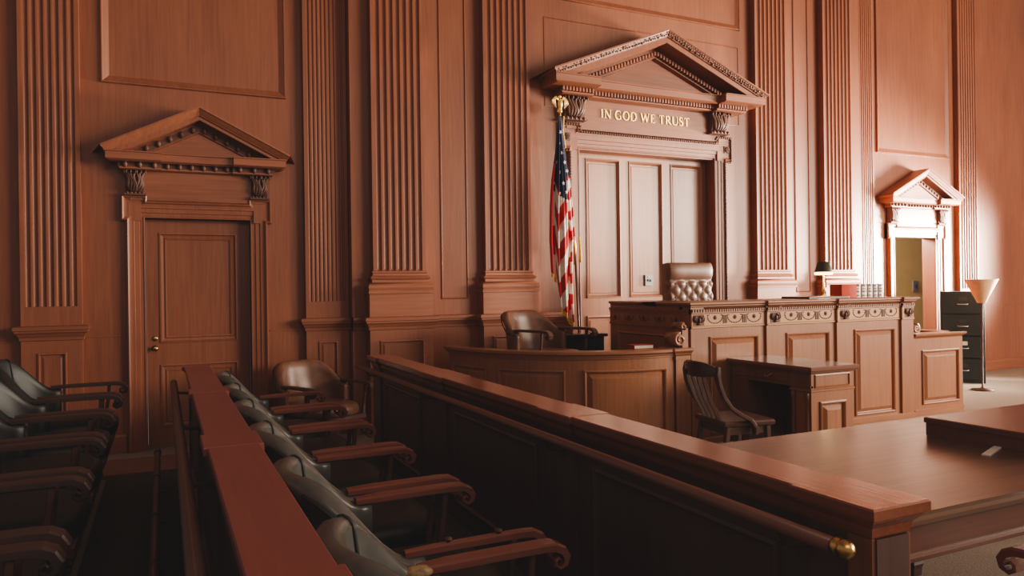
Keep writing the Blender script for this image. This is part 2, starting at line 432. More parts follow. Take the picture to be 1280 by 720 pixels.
def doorcase(root, Y, x0, x1, zt, xc, rich, frz_top, ped):
    """casing, frieze, brackets and pediment, root at the origin"""
    cw = .155 if not rich else .16
    if rich: o = [(x0-cw,0),(x0-cw,3.07),(x0-cw-.10,3.07),(x0-cw-.10,3.38),(x0-.02,3.38),(x0-.02,3.30),(x1+.02,3.30),(x1+.02,3.38),(x1+cw+.10,3.38),(x1+cw+.10,3.07),(x1+cw,3.07),(x1+cw,0)]
    else: o = [(x0-cw,0),(x0-cw,2.14),(x0-cw-.04,2.14),(x0-cw-.04,2.375),(x0+.02,2.375),(x0+.02,2.325),(x1-.02,2.325),(x1-.02,2.375),(x1+cw+.04,2.375),(x1+cw+.04,2.14),(x1+cw,2.14),(x1+cw,0)]
    mb = MB(wallT(Y))
    sweep(mb, o, [(0,-.01),(0,.055),(-.012,.066),(-.022,.060),(-.028,.045),(-.045,.042)], False)
    p = [(x0-cw+.02,0),(x0-cw+.02,zt+cw-.02),(x1+cw-.02,zt+cw-.02),(x1+cw-.02,0)]
    sweep(mb, p, [(0,.042),(-.045,.040),(-.05,.030),(-.088,.028),(-.092,.018),(-(cw-.035),.016),(-(cw-.03),.024),(-(cw-.02),.022),(-(cw-.02),-.23 if rich else -.08)], False)
    # flat backing that fills the ears
    mb.T = None
    e = .10 if rich else .04
    for a, b, c, d in ((x0-cw-e, x0-.03, (3.07 if rich else 2.14), (3.37 if rich else 2.37)), (x1+.03, x1+cw+e, (3.07 if rich else 2.14), (3.37 if rich else 2.37)), (x0-.03, x1+.03, zt+.13, (3.295 if rich else 2.32)), (x0-cw+.005, x0-cw+.03, 0, 3 if rich else 2.1), (x1+cw-.03, x1+cw-.005, 0, 3 if rich else 2.1)):
        mb.box(a, b, Y-.041, Y, c, d)
    mb.build('door_casing', M['wall'], root)
    if rich:
        b = MB()
        def rope(pa, pb, st=.032):
            L = math.hypot(pb[0]-pa[0], pb[1]-pa[1]); k = int(L/st)
            for i in range(k):
                t = (i+.5)/k; b.ball((pa[0]+(pb[0]-pa[0])*t, Y-.062, pa[1]+(pb[1]-pa[1])*t), .017, 6, 4, (1, .7, 1))
        for q in zip(o, o[1:]): 
            A, B = q
            ins = .018
            def sh(P): return (P[0]+(ins if P[0] < xc else -ins), P[1]-ins)
            rope(sh(A), sh(B))
        for sx in (x0-cw-.02, x1+cw+.02):
            b.box(sx-.045, sx+.045, Y-.052, Y-.03, 3.17, 3.26)
            for k in range(8):
                a = k*PI/4; b.ball((sx+.024*math.cos(a), Y-.056, 3.215+.024*math.sin(a)), .013, 6, 4)
            b.ball((sx, Y-.06, 3.215), .014, 6, 4)
        b.build('carved_leaf_border', M['carve'], root)
    hb = frz_top                       # underside of the bed moulding
    zf0 = 3.31 if rich else 2.33
    f = MB(); bx0, bx1 = (4.34, 6.40) if rich else (x0-.02, x1+.02)
    f.box(bx0-.1, bx1+.1, Y-.05, Y, zf0, hb+.03)
    f.build('frieze_board', M['wallx'], root)
    bw, bh, bd = ped['bw'], ped['bh'], ped['bd']
    for bxl in ped['bx']:
        k = place(leaf_bracket(bw, bh, bd), (bxl, Y-.02, hb-bh)); k.build('leaf_bracket', M['carve'], root)
    # bed moulding with eggs / dentils, breaking forward over the brackets
    X0, X1, P = ped['x0'], ped['x1'], ped['p']
    c0, c1 = ped['c0'], ped['c1']
    h1 = ped['fh']
    s = MB()
    zb, zt_ = hb, hb+ped['dh']
    for a, b_, pr in ((X0, c0, P), (c0, c1, P-ped['rec']), (c1, X1, P)):
        e0 = a == X0; e1 = b_ == X1; c = pr*.62
        s.stack(a+(P*.38 if e0 else 0), b_-(P*.38 if e1 else 0), Y-c, Y, [(-.03,zb),(-.012,zb+.008),(-.012,zb+.022),(-.03,zb+.026),(-.03,zt_),(0,zt_)], False, e0, e1)
        s.stack(a, b_, Y-pr, Y, [(-.03,zt_-.001),(0,zt_+.012),(0,zt_+h1-.015),(.012,zt_+h1-.008),(.012,zt_+h1)], False, e0, e1)
    s.build('horizontal_cornice', M['wallx'], root)
    e = MB(); e.smooth = True
    st, rad = ped['eggs']
    zc_ = (zb+.026+zt_)/2
    for a, b_, pr in ((X0+P*.38, c0, P), (c0, c1, P-ped['rec']), (c1, X1-P*.38, P)):
        yy = Y-pr*.62+.018
        if rich:
            e.smooth = False; k = int((b_-a)/st)
            for i in range(k): 
                x = a+(b_-a)*(i+.5)/k; e.box(x-st*.28, x+st*.28, yy-.03, yy+.01, zc_-.022, zc_+.022)
        else: egg_row(e, [(a, zc_), (b_, zc_)], rad, st, yy)
    zbase = zt_+h1
    tan = (ped['apex']-ped['eave'])/((X1-X0)/2+.02)
    xc = (X0+X1)/2
    hw = (X1-X0)/2-P
    zt0 = ped['apex']
    # raking cornice
    R = MB(); q = P
    rp = [(0,0),(q+.035,0),(q+.035,.018),(q+.025,.03),(q+.012,.055),(q+.0,.075),(q-.004,.085),(q-.02,.088),(q-.02,.12+.03*rich),(q-.03,.125+.03*rich),(.10+.04*rich,.128+.03*rich),(.10+.04*rich,.215+.05*rich),(.085,.225+.05*rich),(.02,.232+.05*rich)]
    rows = []
    for p_, v in rp:
        xe = hw+min(p_, q+.035)
        if p_ < q-.025: xe = (zt0-v-zbase)/tan
        z0 = max(zt0-v-xe*tan, zbase-.0)
        xe2 = min(xe, (zt0-v-z0)/tan)
        rows.append([(xc-xe2, Y, z0), (xc-xe2, Y-p_, z0), (xc, Y-p_, zt0-v), (xc+xe2, Y-p_, z0), (xc+xe2, Y, z0)])
    R.grid(rows)
    R.build('raking_cornice', M['wall'], root)
    # eggs along the rake inside
    v = .175+.045*rich; xe = (zt0-v-zbase)/tan-.05
    zz = lambda x: zt0-v-abs(x)*tan
    ry = Y-.10-.04*rich-.004
    if rich:
        for sgn in (-1, 1):
            k = int(xe/st)
            for i in range(k):
                x = sgn*xe*(i+.5)/k; z = zz(x)
                e.box(xc+x-st*.28, xc+x+st*.28, ry-.04, ry+.01, z-.022, z+.022)
    else:
        egg_row(e, [(xc-xe, zz(xe)), (xc, zz(0)), (xc+xe, zz(xe))], rad, st, ry)
    bk_ = MB()  # dark strips that paint the shade behind eggs and dentils
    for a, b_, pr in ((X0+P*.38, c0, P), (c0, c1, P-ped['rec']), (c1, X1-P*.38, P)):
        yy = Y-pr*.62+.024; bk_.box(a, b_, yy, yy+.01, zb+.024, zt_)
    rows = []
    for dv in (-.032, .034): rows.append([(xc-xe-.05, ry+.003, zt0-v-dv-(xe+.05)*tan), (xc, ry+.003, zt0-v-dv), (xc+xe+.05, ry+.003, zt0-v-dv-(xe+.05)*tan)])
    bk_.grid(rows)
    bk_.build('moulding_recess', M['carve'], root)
    e.build('dentil_row' if rich else 'egg_moulding', M['carve'] if not rich else M['wallx'], root)
    if rich:
        g = MB(); g.smooth = True
        for sgn in (-1, 1):
            L = hw+q; k = 46
            for i in range(k):
                x = sgn*L*(i+.5)/k; z = zt0-.045-abs(x)*tan
                for dz, dy in ((.016, .0), (-.012, .01)):
                    g.ball((xc+x+random.uniform(-.008,.008), Y-q-.018+dy, z+dz+random.uniform(-.008,.008)), random.uniform(.013,.02), 6, 4, (1.3, .7, .9))
        g.build('carved_leaf_band', M['carve'], root)
    t = MB(); v = .22+.05*rich
    xt = (zt0-v-zbase)/tan
    t.face(t.add([(xc-xt, Y-.08, zbase), (xc+xt, Y-.08, zbase), (xc, Y-.08, zt0-v)]))
    t.build('tympanum', M['wallx'], root)

dps = dict(x0=-.45, x1=1.10, p=.24, c0=0.0, c1=.62, rec=.05, fh=.085, dh=.065, eave=2.80, apex=3.20, bx=[-.30, .79], bw=.16, bh=.21, bd=.13, eggs=(.098, .031))
d1 = empty('door_1', (0,0,0), 0, 'closed mahogany door with pediment and brass knob, at the left', 'door', kind='structure')
doorcase(d1, YR, LDX0, LDX1, DT, .32, False, 2.60, dps)
def door_leaf(root, X0, X1, Y):
    mb = MB()
    u0, u1 = X0+.11, X1-.115
    for a, b, c, d in ((X0, u0, 0.01, DT), (u1, X1, .01, DT), (u0, u1, .01, .19), (u0, u1, .785, .99), (u0, u1, 2.04, DT)):
        mb.box(a, b, Y, Y+.045, c, d)
    mb.T = wallT(Y)
    PR = [(0,-.0),(.0,.008),(.012,.010),(.02,-.004),(.035,-.008),(.045,-.008),(.052,.0),(.064,-.002),(.066,-.012)]
    panel(mb, u0, u1, .99, 2.04, PR); panel(mb, u0, u1, .19, .785, PR)
    return mb.build('door_leaf', M['wall'], root)
leaf = door_leaf(d1, LDX0+.005, LDX1-.005, YR+.10)
k = MB(); k.smooth = True
k.T = lambda x, y, z: (-.072+x, YR+.10-z, .945+y)
k.lathe(0, 0, [(.028,0),(.028,.006),(.012,.010),(.010,.035),(.022,.043),(.028,.056),(.026,.070),(.012,.078),(.001,.079)], 16)
k.build('door_knob', M['brass'], leaf)
k = MB(); k.smooth = True; k.T = lambda x, y, z: (-.072+x, YR+.10-z, 1.035+y)
k.lathe(0, 0, [(.024,0),(.024,.008),(.016,.012),(.001,.013)], 16); k.build('lock_cylinder', M['brass'], leaf)

d2 = empty('door_2', (0,0,0), 0, 'open pedimented doorway at the right, olive room beyond', 'door', kind='structure')
dp2 = dict(dps); dp2.update(x0=9.755, x1=11.305, c0=10.20, c1=10.83, bx=[9.90, 10.99], eggs=(.062, .019))
doorcase(d2, YR, RDX0, RDX1, DT, 10.53, False, 2.60, dp2)
m = MB(); m.box(RDX0-.02, RDX0+.002, YR, YR+.21, 0, DT); m.box(RDX1-.002, RDX1+.02, YR, YR+.21, 0, DT); m.box(RDX0-.02, RDX1+.02, YR, YR+.21, DT-.002, DT+.02)
m.build('door_jamb', M['wall'], d2)
m = MB(); m.box(9.3, 13.6, 9.4, 9.5, 0, 3)
back = tag(m.build('wall_back', M['olive'], kind='structure'), 'olive painted wall seen through the right doorway', 'wall')
m = MB(); m.box(9.2, 14, 8.0, 9.5, -.1, -.001)
tag(m.build('floor', M['floor'], kind='structure'), 'floor of the room beyond the right doorway', 'floor')

# ------- central doorcase behind the bench
nic = empty('door_3', (0,0,0), 0, 'large central doorcase with carved pediment and gilt motto', 'door', kind='structure')
dp3 = dict(x0=3.92, x1=6.93-.0, p=.40, c0=4.50, c1=6.30, rec=.12, fh=.10, dh=.075, eave=3.88, apex=4.50, bx=[4.17, 6.30], bw=.28, bh=.25, bd=.20, eggs=(.042, .012))
doorcase(nic, YC, NX0, NX1, NT, 5.425, True, 3.66, dp3)
m = MB()
Yp = YR-.04
us = [(4.605, 5.10), (5.227, 5.736), (5.862, 6.363)]
z0, z1 = 1.335, 3.02
bx = [(NX0, us[0][0]), (us[0][1], us[1][0]), (us[1][1], us[2][0]), (us[2][1], NX1)]
for a, b in bx: m.box(a, b, Yp, YR+.001, 0, NT)
for a, b in us: m.box(a, b, Yp, YR+.001, z1, NT); m.box(a, b, Yp, YR+.001, 1.12, z0); m.box(a, b, Yp, YR+.001, 0, .25)
m.T = wallT(Yp)
PR = [(0,0),(0,.010),(.014,.012),(.024,-.010),(.036,-.030),(.055,-.030),(.062,-.024)]
for a, b in us: panel(m, a, b, z0, z1, PR); panel(m, a, b, .25, 1.12, PR)
lf = m.build('panelled_screen', wood('niche_wood', (.30, .13, .082), (.42, .20, .13), .30, 'Z'), nic)
m = MB(); m.box(NX0, NX1, YC+.0, Yp, NT-.02, NT); m.build('niche_soffit', M['wall'], nic)
# switch plate on the middle panel
m = MB(); m.box(5.46, 5.58, Yp+.0, Yp+.03, 1.475, 1.61); sp = tag(m.build('switch_plate', M['grey']), 'small grey switch plate on the middle panel behind the judge chair', 'switch plate')
m = MB(); m.box(5.495, 5.512, Yp-.012, Yp, 1.53, 1.56); m.box(5.528, 5.545, Yp-.012, Yp, 1.525, 1.555); m.box(5.49, 5.50, Yp-.004, Yp, 1.575, 1.59); m.build('toggle', M['greyd'], sp)
m = MB(); m.box(12.78, 12.92, 9.38, 9.40, 1.30, 1.50); sp = tag(m.build('wall_switch', M['grey']), 'grey wall switch seen through the right doorway', 'wall switch')
m = MB(); m.box(12.83, 12.87, 9.365, 9.38, 1.36, 1.44); m.build('toggle', M['greyd'], sp)
m = MB(); m.box(11.17, 11.33, YR-.012, YR, 1.42, 1.50); tag(m.build('wall_plate', M['plate']), 'small dull green plate on the wall right of the open doorway', 'wall plate')

# ------- lettering IN GOD WE TRUST (stroke built roman capitals)
def arc(cx, cz, rx, rz, a0, a1, n=14): return [(cx+rx*math.cos(math.radians(a0+(a1-a0)*i/n)), cz+rz*math.sin(math.radians(a0+(a1-a0)*i/n))) for i in range(n+1)]
TH, TN = .17, .075
GL = {
 'I': (.36, [([(.18,0),(.18,1)],TH,1)]),
 'N': (.92, [([(.12,0),(.12,1)],TN,1),([(.10,1),(.80,0)],TH,0),([(.80,0),(.80,1)],TN,1)]),
 'G': (.95, [(arc(.5,.5,.42,.48,55,305),[TN]*3+[TH]*9+[TN]*3,0),([(.80,.02),(.80,.42)],TH*.8,0),([(.62,.42),(.92,.42)],.05,0),([(.74,.72),(.76,.98)],.05,0)]),
 'O': (.98, [(arc(.5,.5,.41,.48,90,450,22),[TN,TN,TH*.8]+[TH]*5+[TH*.8,TN,TN,TN,TN,TH*.8]+[TH]*5+[TH*.8,TN,TN,TN],0)]),
 'D': (.92, [([(.14,0),(.14,1)],TH,1),([(.14,.97),(.42,.97)]+arc(.40,.5,.42,.47,85,-85)+[(.14,.03)],[TN]*5+[TH]*9+[TN]*4,0)]),
 'W': (1.32, [([(.08,1),(.38,0)],TH,0),([(.38,0),(.66,.96)],TN,0),([(.62,1),(.94,0)],TH,0),([(.94,0),(1.22,1)],TN,0),([(-.02,.98),(.22,.98)],.045,0),([(.52,.98),(.76,.98)],.045,0),([(1.10,.98),(1.32,.98)],.045,0)]),
 'E': (.72, [([(.14,0),(.14,1)],TH,1),([(.14,.97),(.62,.97)],.06,0),([(.14,.52),(.50,.52)],.06,0),([(.14,.03),(.66,.03)],.06,0),([(.60,1),(.60,.80)],.05,0),([(.64,0),(.66,.22)],.05,0),([(.49,.62),(.49,.42)],.045,0)]),
 'T': (.82, [([(.40,0),(.40,1)],TH,2),([(.03,.97),(.77,.97)],.065,0),([(.05,1),(.04,.78)],.05,0),([(.75,1),(.76,.78)],.05,0)]),
 'R': (.86, [([(.14,0),(.14,1)],TH,1),([(.14,.97),(.36,.97)]+arc(.36,.74,.25,.23,85,-85,8)+[(.14,.50)],[TN]*3+[TH]*6+[TN]*3,0),([(.36,.50),(.78,0)],TH*.9,0),([(.70,.02),(.90,.02)],.045,0)]),
 'U': (.92, [([(.14,1),(.14,.32)]+arc(.46,.32,.32,.30,180,360,10)+[(.78,1)],[TH]*5+[TN]*8,0),([(0,.98),(.28,.98)],.045,0),([(.66,.98),(.90,.98)],.045,0)]),
 'S': (.64, [(arc(.32,.74,.22,.24,40,230,10)+arc(.32,.26,.24,.24,60,-140,10),[TN]*4+[TH]*13+[TN]*5,0),([(.50,.72),(.51,.98)],.045,0),([(.08,.02),(.08,.28)],.045,0)]),
}
def letter(mb, ch, x0, z0, h, Y, d=.018, sx=1.0):
    wdt, strokes = GL[ch]
    for pts, th, serif in strokes:
        n = len(pts); T = th if isinstance(th, list) else [th]*n
        T = (T+[T[-1]]*n)[:n]
        A = []
        for i, p in enumerate(pts):
            a = pts[max(i-1,0)]; b = pts[min(i+1,n-1)]
            dx, dz = b[0]-a[0], b[1]-a[1]; L = math.hypot(dx, dz) or 1
            nx, nz = -dz/L*T[i]/2, dx/L*T[i]/2
            l = (x0+(p[0]+nx)*h*sx, z0+(p[1]+nz)*h); r = (x0+(p[0]-nx)*h*sx, z0+(p[1]-nz)*h)
            A.append([(l[0], Y, l[1]), (l[0], Y-d, l[1]), (r[0], Y-d, r[1]), (r[0], Y, r[1])])
        mb.loops(A)
        if serif:
            x = pts[0][0]
            ends = [0, 1] if serif == 1 else [0]
            for e in ends:
                mb.box(x0+(x-.14)*h*sx, x0+(x+.14)*h*sx, Y-d, Y, z0+(e*.955)*h, z0+(e*.955+.045)*h)
    return wdt
m = MB(); x = 4.70; h = .105
words = "IN GOD WE TRUST"
tot = sum((.40 if c == ' ' else GL[c][0]+.16) for c in words)
sx = (6.02-4.70)/(tot*h)
for c in words:
    if c == ' ': x += .40*h*sx; continue
    letter(m, c, x, 3.465, h, YC-.048, .012, min(sx, 1.25)); x += (GL[c][0]+.16)*h*sx
m.build('lettering', M['gold'], nic)['label'] = 'gilt letters reading IN GOD WE TRUST'

# ------------------------------------------------------------------ judge's bench
YB = 5.46; BX0, BX1 = 4.37, 7.40
bench = empty('judge_bench', ((BX0+BX1)/2, YB, 0), 0, 'long mahogany judge bench with carved eagle frieze in front of the central doorcase', 'bench')
def bb(mb, name, mat, par=None, smooth=None, bevel=0):
    o = mb.build(name, mat, par or bench, smooth=smooth, bevel=bevel)
    if par is None or par is bench: o.location = (-(BX0+BX1)/2, -YB, 0)
    return o
secs = [(4.37, 4.52, 5.285), (5.285, 5.48, 6.235), (6.235, 6.43, 7.21), (7.21, 7.40, 7.40)]
m = MB()
for s0, s1, s2 in secs:
    m.box(s0, s1, YB-.025, YB+.12, 0, 1.29)                       # pier
    if s2 > s1:
        u0, u1 = s1+.08, s2-.09
        zt = .99
        for a, b, c, d in ((s1, u0, 0, 1.29), (u1, s2, 0, 1.29), (u0, u1, 0, .085), (u0, u1, zt, 1.29)): m.box(a, b, YB, YB+.12, c, d)
        m.T = wallT(YB); panel(m, u0, u1, .085, zt, RAISED); m.T = None
m.box(BX0, BX1, YB+.1, YB+.14, 0, 1.28)
bb(m, 'front_panelling', M['bench'])
# base board
m = MB(); m.stack(BX0, BX1, YB-.02, YB+.1, [(.01,0),(.01,.05),(0,.06)], False); bb(m, 'base_rail', M['benchx'])
# left side
m = MB(); XS = BX0
m.box(XS, XS+.1, YB+.1, 6.78, 0, 1.29)
m.T = sideT(XS, -1); panel(m, 5.62, 6.62, .15, 1.0, [(0,0),(0,.01),(.012,.014),(.025,-.0),(.03,.001)]); m.T = None
bb(m, 'side_panelling', M['bench'])
m = MB(); m.box(BX1-.1, BX1, YB+.1, 6.78, 0, 1.29); bb(m, 'side_panelling', M['bench'])
# cap with breaks, moulding under
capp = [(-.035,1.245),(-.02,1.255),(0,1.27),(.006,1.275),(.006,1.283),(.022,1.288),(.030,1.295),(.030,1.308),(.024,1.315)]
m = MB()
m.stack(BX0, BX1, YB-.03, YB+.66, capp)
m.stack(BX0, BX0+.45, YB+.5, 6.74, capp)
m.stack(BX1-.45, BX1, YB+.5, 6.74, capp)
for s0, s1, s2 in secs[1:]:
    m.stack(s0, s1, YB-.055, YB+.1, [(a, b+.001) for a, b in capp], True)
bb(m, 'bench_cap', M['benchx'])
m = MB()
for s0, s1, s2 in secs:
    for a, b, y in ((s0, s1, YB-.025), (s1, s2, YB)):
        if b <= a: continue
        m.stack(a, b, y, y+.03, [(.001,1.205),(.016,1.21),(.016,1.222),(.004,1.224),(.004,1.246),(.02,1.25)], False, False, False)
        k = int((b-a)/.027)
        for i in range(k):
            x = a+(b-a)*(i+.5)/k; m.box(x-.008, x+.008, y-.022, y, 1.222, 1.247)
k = 46
for i in range(k):
    y = YB+(6.78-YB)*(i+.5)/k; m.box(XS-.022, XS, y-.009, y+.009, 1.222, 1.247)
m.box(XS-.015, XS, YB, 6.78, 1.205, 1.218)
bb(m, 'dentil_row', M['benchx'])
m = MB()
for s0, s1, s2 in secs:
    for a, b, y in ((s0, s1, YB-.025), (s1, s2, YB)):
        if b <= a: continue
        m.box(a+.006, b-.004, y-.006, y+.01, 1.095, 1.205)
        m.stack(a, b, y, y+.03, [(.0,1.070),(.014,1.076),(.014,1.086),(.004,1.094)], False, False, False)
bb(m, 'frieze_band', M['frieze'])
m = MB(); m.box(XS-.006, XS+.01, YB, 6.78, 1.095, 1.205); m.box(XS-.014, XS, YB, 6.78, 1.072, 1.092); bb(m, 'side_frieze_band', M['bench'])
def swag_unit(cx, y, w):
    """a rosette inside a garland of beads, triglyph bars beside it"""
    f = lambda u, v: (u, y-.007, v)
    for i in range(13):
        a = math.radians(180+180*i/12); p = f(cx+w*.36*math.cos(a), 1.170+.055*math.sin(a)); m.ball(p, .0065, 6, 4)
    for s in (-1, 1):
        m.ball(f(cx+s*w*.36, 1.188), .0065, 6, 4)
        m.ball(f(cx+s*w*.30, 1.193), .005, 6, 4)
def rosette(cx, y):
    f = lambda u, v: (u, y-.007, v)
    m.ball(f(cx, 1.168), .015, 8, 5, (1, .6, 1)); m.ball((cx, y-.016, 1.168), .006, 6, 4)
    for k in range(8):
        a = k*PI/4; m.ball(f(cx+.016*math.cos(a), 1.168+.016*math.sin(a)), .006, 6, 4)
def bars(cx, y):
    m.smooth = False
    for d in (-.018, 0, .018): m.box(cx+d-.0045, cx+d+.0045, y-.012, y-.004, 1.112, 1.190)
    m.smooth = True
for s0, s1, s2 in secs[:3]:
    a = s1+.03; b = s2-.02; w3 = (b-a)/3
    for i in range(3):
        m = MB(); m.smooth = True; swag_unit(a+w3*(i+.5), YB, w3); bb(m, 'garland_carving', M['garland'])
        m = MB(); m.smooth = True; rosette(a+w3*(i+.5), YB); bb(m, 'rosette', M['garland'])
        if i: m = MB(); bars(a+w3*i, YB); bb(m, 'fluted_block', M['garland'])
for i in range(5):
    m = MB(); m.smooth = True
    yy = YB+.18+i*.26
    m.ball((XS-.010, yy, 1.152), .022, 8, 5, (.6, 1, 1)); bb(m, 'rosette', M['carve']); m = MB(); m.smooth = True; m.tube([(XS-.004, yy+.08*math.cos(math.radians(180+15*q)), 1.165+.045*math.sin(math.radians(180+15*q))) for q in range(13)], .0035, 5)
    for j in range(9):
        a = math.radians(180+180*j/8); m.ball((XS-.008, yy+.08*math.cos(a), 1.165+.045*math.sin(a)), .006, 6, 4)
    bb(m, 'garland_carving', M['carve'])
def eagle(mb, cx, y, cz, s):
    mb.smooth = True
    mb.ball((cx, y-.012, cz-.002*s), .022*s, 8, 6, (.75, .7, 1.35))       # body
    mb.ball((cx+.006*s, y-.018, cz+.034*s), .011*s, 8, 5)               # head
    mb.ball((cx+.017*s, y-.02, cz+.033*s), .005*s, 6, 4, (1.6, .8, .7))      # beak
    for sg in (-1, 1):
        for k in range(6):                                       # wing feathers
            t = k/5
            x0 = cx+sg*(.014+.008*t)*s; z0 = cz+(.018+.004*t)*s
            xm = cx+sg*(.030+.018*t)*s; zm = cz+(.034+.006*t)*s
            x1 = cx+sg*(.024+.038*t)*s; z1 = cz+(-.030+.018*t)*s
            mb.tube([(x0, y-.010, z0), (xm, y-.014, zm), ((xm+x1)/2+sg*.006*s, y-.012, (zm+z1)/2), (x1, y-.008, z1)], [.005*s, .0065*s, .006*s, .003*s], 6)
        mb.tube([(cx+sg*.006*s, y-.01, cz-.02*s), (cx+sg*.016*s, y-.014, cz-.042*s)], [.006*s, .004*s], 6)
    mb.tube([(cx, y-.01, cz-.02*s), (cx-.004*s, y-.01, cz-.046*s)], [.010*s, .014*s], 6)
for s0, s1, s2 in secs:
    m = MB(); cx = (s0+s1)/2+.01
    m.box(cx-.062, cx+.062, YB-.034, YB-.03, 1.10, 1.20); eagle(m, cx, YB-.032, 1.150, .95)
    bb(m, 'carved_eagle', M['carve'])

plat = MB(); plat.box(4.47, 7.30, 5.61, 7.42, 0, .42)
tag(plat.build('floor', M['floor'], kind='structure'), 'raised platform floor behind the judge bench', 'platform')

# ------------------------------------------------------------------ tub chairs
def smooth01(t): t = max(0, min(1, t)); return t*t*(3-2*t)
def tub_chair(name, leather, wood_m, seams=True, rimh=.885, armz=.68, seatz=.45, hw=.295, bolts=False, full_legs=True):
    root = empty(name)
    N = 30
    def plan(a, out=0.0, z=.5):
        c = max(math.cos(a), 0); s = math.sin(a)
        lean = .16*smooth01((z-.45)/.45)*c
        return (-.03-(.255+out)*c**.8-lean*.48, (hw+out-.0)*s*(1+.02*c))
    def rim(a):
        c = max(math.cos(a), 0)
        return armz-.035+(rimh-armz+.035)*smooth01((c-.05)/.85)
    th = .05
    rows = []
    zs0 = seatz-.04
    levels = 8
    for i in range(N+1):
        a = -PI/2+PI*i/N; zr = rim(a); r = []
        roll = .02*smooth01((zr-armz)/.15)
        for j in range(levels+1):
            z = zs0+(zr-.02-zs0)*j/levels
            x, y = plan(a, .0, z); r.append((x, y, z))
        x, y = plan(a, th*.15, zr); r.append((x, y, zr-.004))
        x, y = plan(a, th*.5, zr); r.append((x, y, zr+.006))
        x, y = plan(a, th*.85+roll, zr); r.append((x, y, zr-.004))
        x, y = plan(a, th+roll*1.2, zr); r.append((x, y, zr-.022))
        for j in range(levels-1, -1, -1):
            z = zs0+(zr-.02-zs0)*j/levels
            x, y = plan(a, th, z); r.append((x, y, z))
        rows.append(r)
    m = MB(); m.smooth = True
    I = m.grid(rows)
    m.face(I[0]); m.face(I[-1])
    for p, q in zip(I, I[1:]): m.face([p[0], q[0], q[-1], p[-1]])
    back = m.build('backrest', leather, root)
    # seam piping over the rim and edge piping below it
    for a in (.62,):
        m = MB(); m.smooth = True
        zr = rim(a)
        pts = [(*plan(a, th*.75, zr), zr+.004), (*plan(a, th*.5, zr), zr+.0065), (*plan(a, th*.2, zr), zr-.0), (*plan(a, .0, zr-.01), zr-.012), (*plan(a, -.003, zr-.03), zr-.03)]
        pts += [(*plan(a, -.003, zr-.05-.03*q), zr-.05-.03*q) for q in range(12) if zr-.05-.03*q > .45]
        m.tube(pts, .0055, 6)
        if seams: m.build('seam_piping', M['black'], back)
    for sg in (-1, 1):
        m = MB(); m.smooth = True
        pts = []
        for i in range(14):
            a = sg*(PI/2-.95*i/13); zr = rim(a); pts.append((*plan(a, th+.026, zr), zr-.026))
        m.tube(pts, .006, 6)
        m.build('edge_piping', M['black'], back)
    for sg in (-1, 1):
        for i in range(7):
            m = MB(); m.smooth = True
            a = sg*(PI/2-.05-.10*i); zr = rim(a); m.ball((*plan(a, th+.006, zr-.05), zr-.045), .006, 6, 4)
            m.build('nailhead', M['brass'], back)
    # seat cushion
    m = MB(); m.smooth = True
    L = []
    for k, (z, g) in enumerate(((seatz-.07,.0),(seatz-.05,.01),(seatz-.01,.012),(seatz+.025,-.004),(seatz+.04,-.03),(seatz+.05,-.12))):
        r = []
        for i in range(28):
            t = 2*PI*i/28
            cx, sx_ = math.cos(t), math.sin(t)
            e = .55
            x = .04+(.29+g)*abs(cx)**e*(1 if cx > 0 else -1); y = (hw-.03+g)*abs(sx_)**e*(1 if sx_ > 0 else -1)
            r.append((x, y, z))
        L.append(r)
    m.loops(L); m.build('seat', leather if not seams else M['leatherd'], root)  # jury seats take darkened leather to paint the shade below the arms
    m = MB(); m.stack(-.22, .31, -hw+.02, hw-.02, [(.0,seatz-.12),(.01,seatz-.11),(.01,seatz-.075),(0,seatz-.07)]); m.build('seat_frame', M['armd'], root)
    # arms with scrolled ends
    for sg in (-1, 1):
        m = MB(); y = sg*(hw+.02)
        aw = .062
        if bolts and sg < 0: aw = .03
        rows = []
        prof = [(-.09, armz-.004, .022), (0, armz-.001, .023), (.15, armz, .024), (.30, armz, .025), (.340, armz-.003, .026), (.366, armz-.016, .027), (.380, armz-.038, .026), (.374, armz-.060, .022), (.355, armz-.070, .016), (.338, armz-.060, .011), (.338, armz-.044, .008), (.350, armz-.036, .006), (.358, armz-.044, .004)]
        m.bar([(px, y, pz-.012) for px, pz, h in prof], [aw*.7]+[aw]*(len(prof)-1), [h*1.25 for *_, h in prof], up=(0,1,0)) if False else None
        pts = [(px, pz-.012) for px, pz, h in prof]
        P3 = []
        for i, (px, pz) in enumerate(pts):
            a = pts[max(i-1,0)]; b = pts[min(i+1,len(pts)-1)]
            dx, dz = b[0]-a[0], b[1]-a[1]; Ln = math.hypot(dx, dz); nx, nz = -dz/Ln, dx/Ln; h = prof[i][2]/2
            wv = aw/2*(.75 if i == 0 else 1)
            c = .006
            P3.append([(px+nx*h, y-wv+c, pz+nz*h), (px+nx*h, y+wv-c, pz+nz*h), (px+nx*(h-c), y+wv, pz+nz*(h-c)), (px-nx*h, y+wv, pz-nz*h), (px-nx*h, y-wv, pz-nz*h), (px+nx*(h-c), y-wv, pz+nz*(h-c))])
        m.loops(P3)
        ar = m.build('armrest', wood_m, root)
        if bolts and sg < 0:
            for bx_ in (.05, .22):
                b = MB(); b.smooth = True; b.lathe(bx_, y, [(.006, armz-.02), (.006, armz+.004), (.013, armz+.005), (.013, armz+.011), (.002, armz+.013)], 10)
                b.build('bolt', M['armd'], ar)
        m = MB(); m.bar([(.27, y, armz-.02), (.262, y, armz-.12), (.245, y, seatz-.0), (.25, y*.96, seatz-.1)], [.022,.022,.026,.03], [.028,.020,.026,.034], up=(0,1,0))
        m.build('arm_post', M['armd'], root)
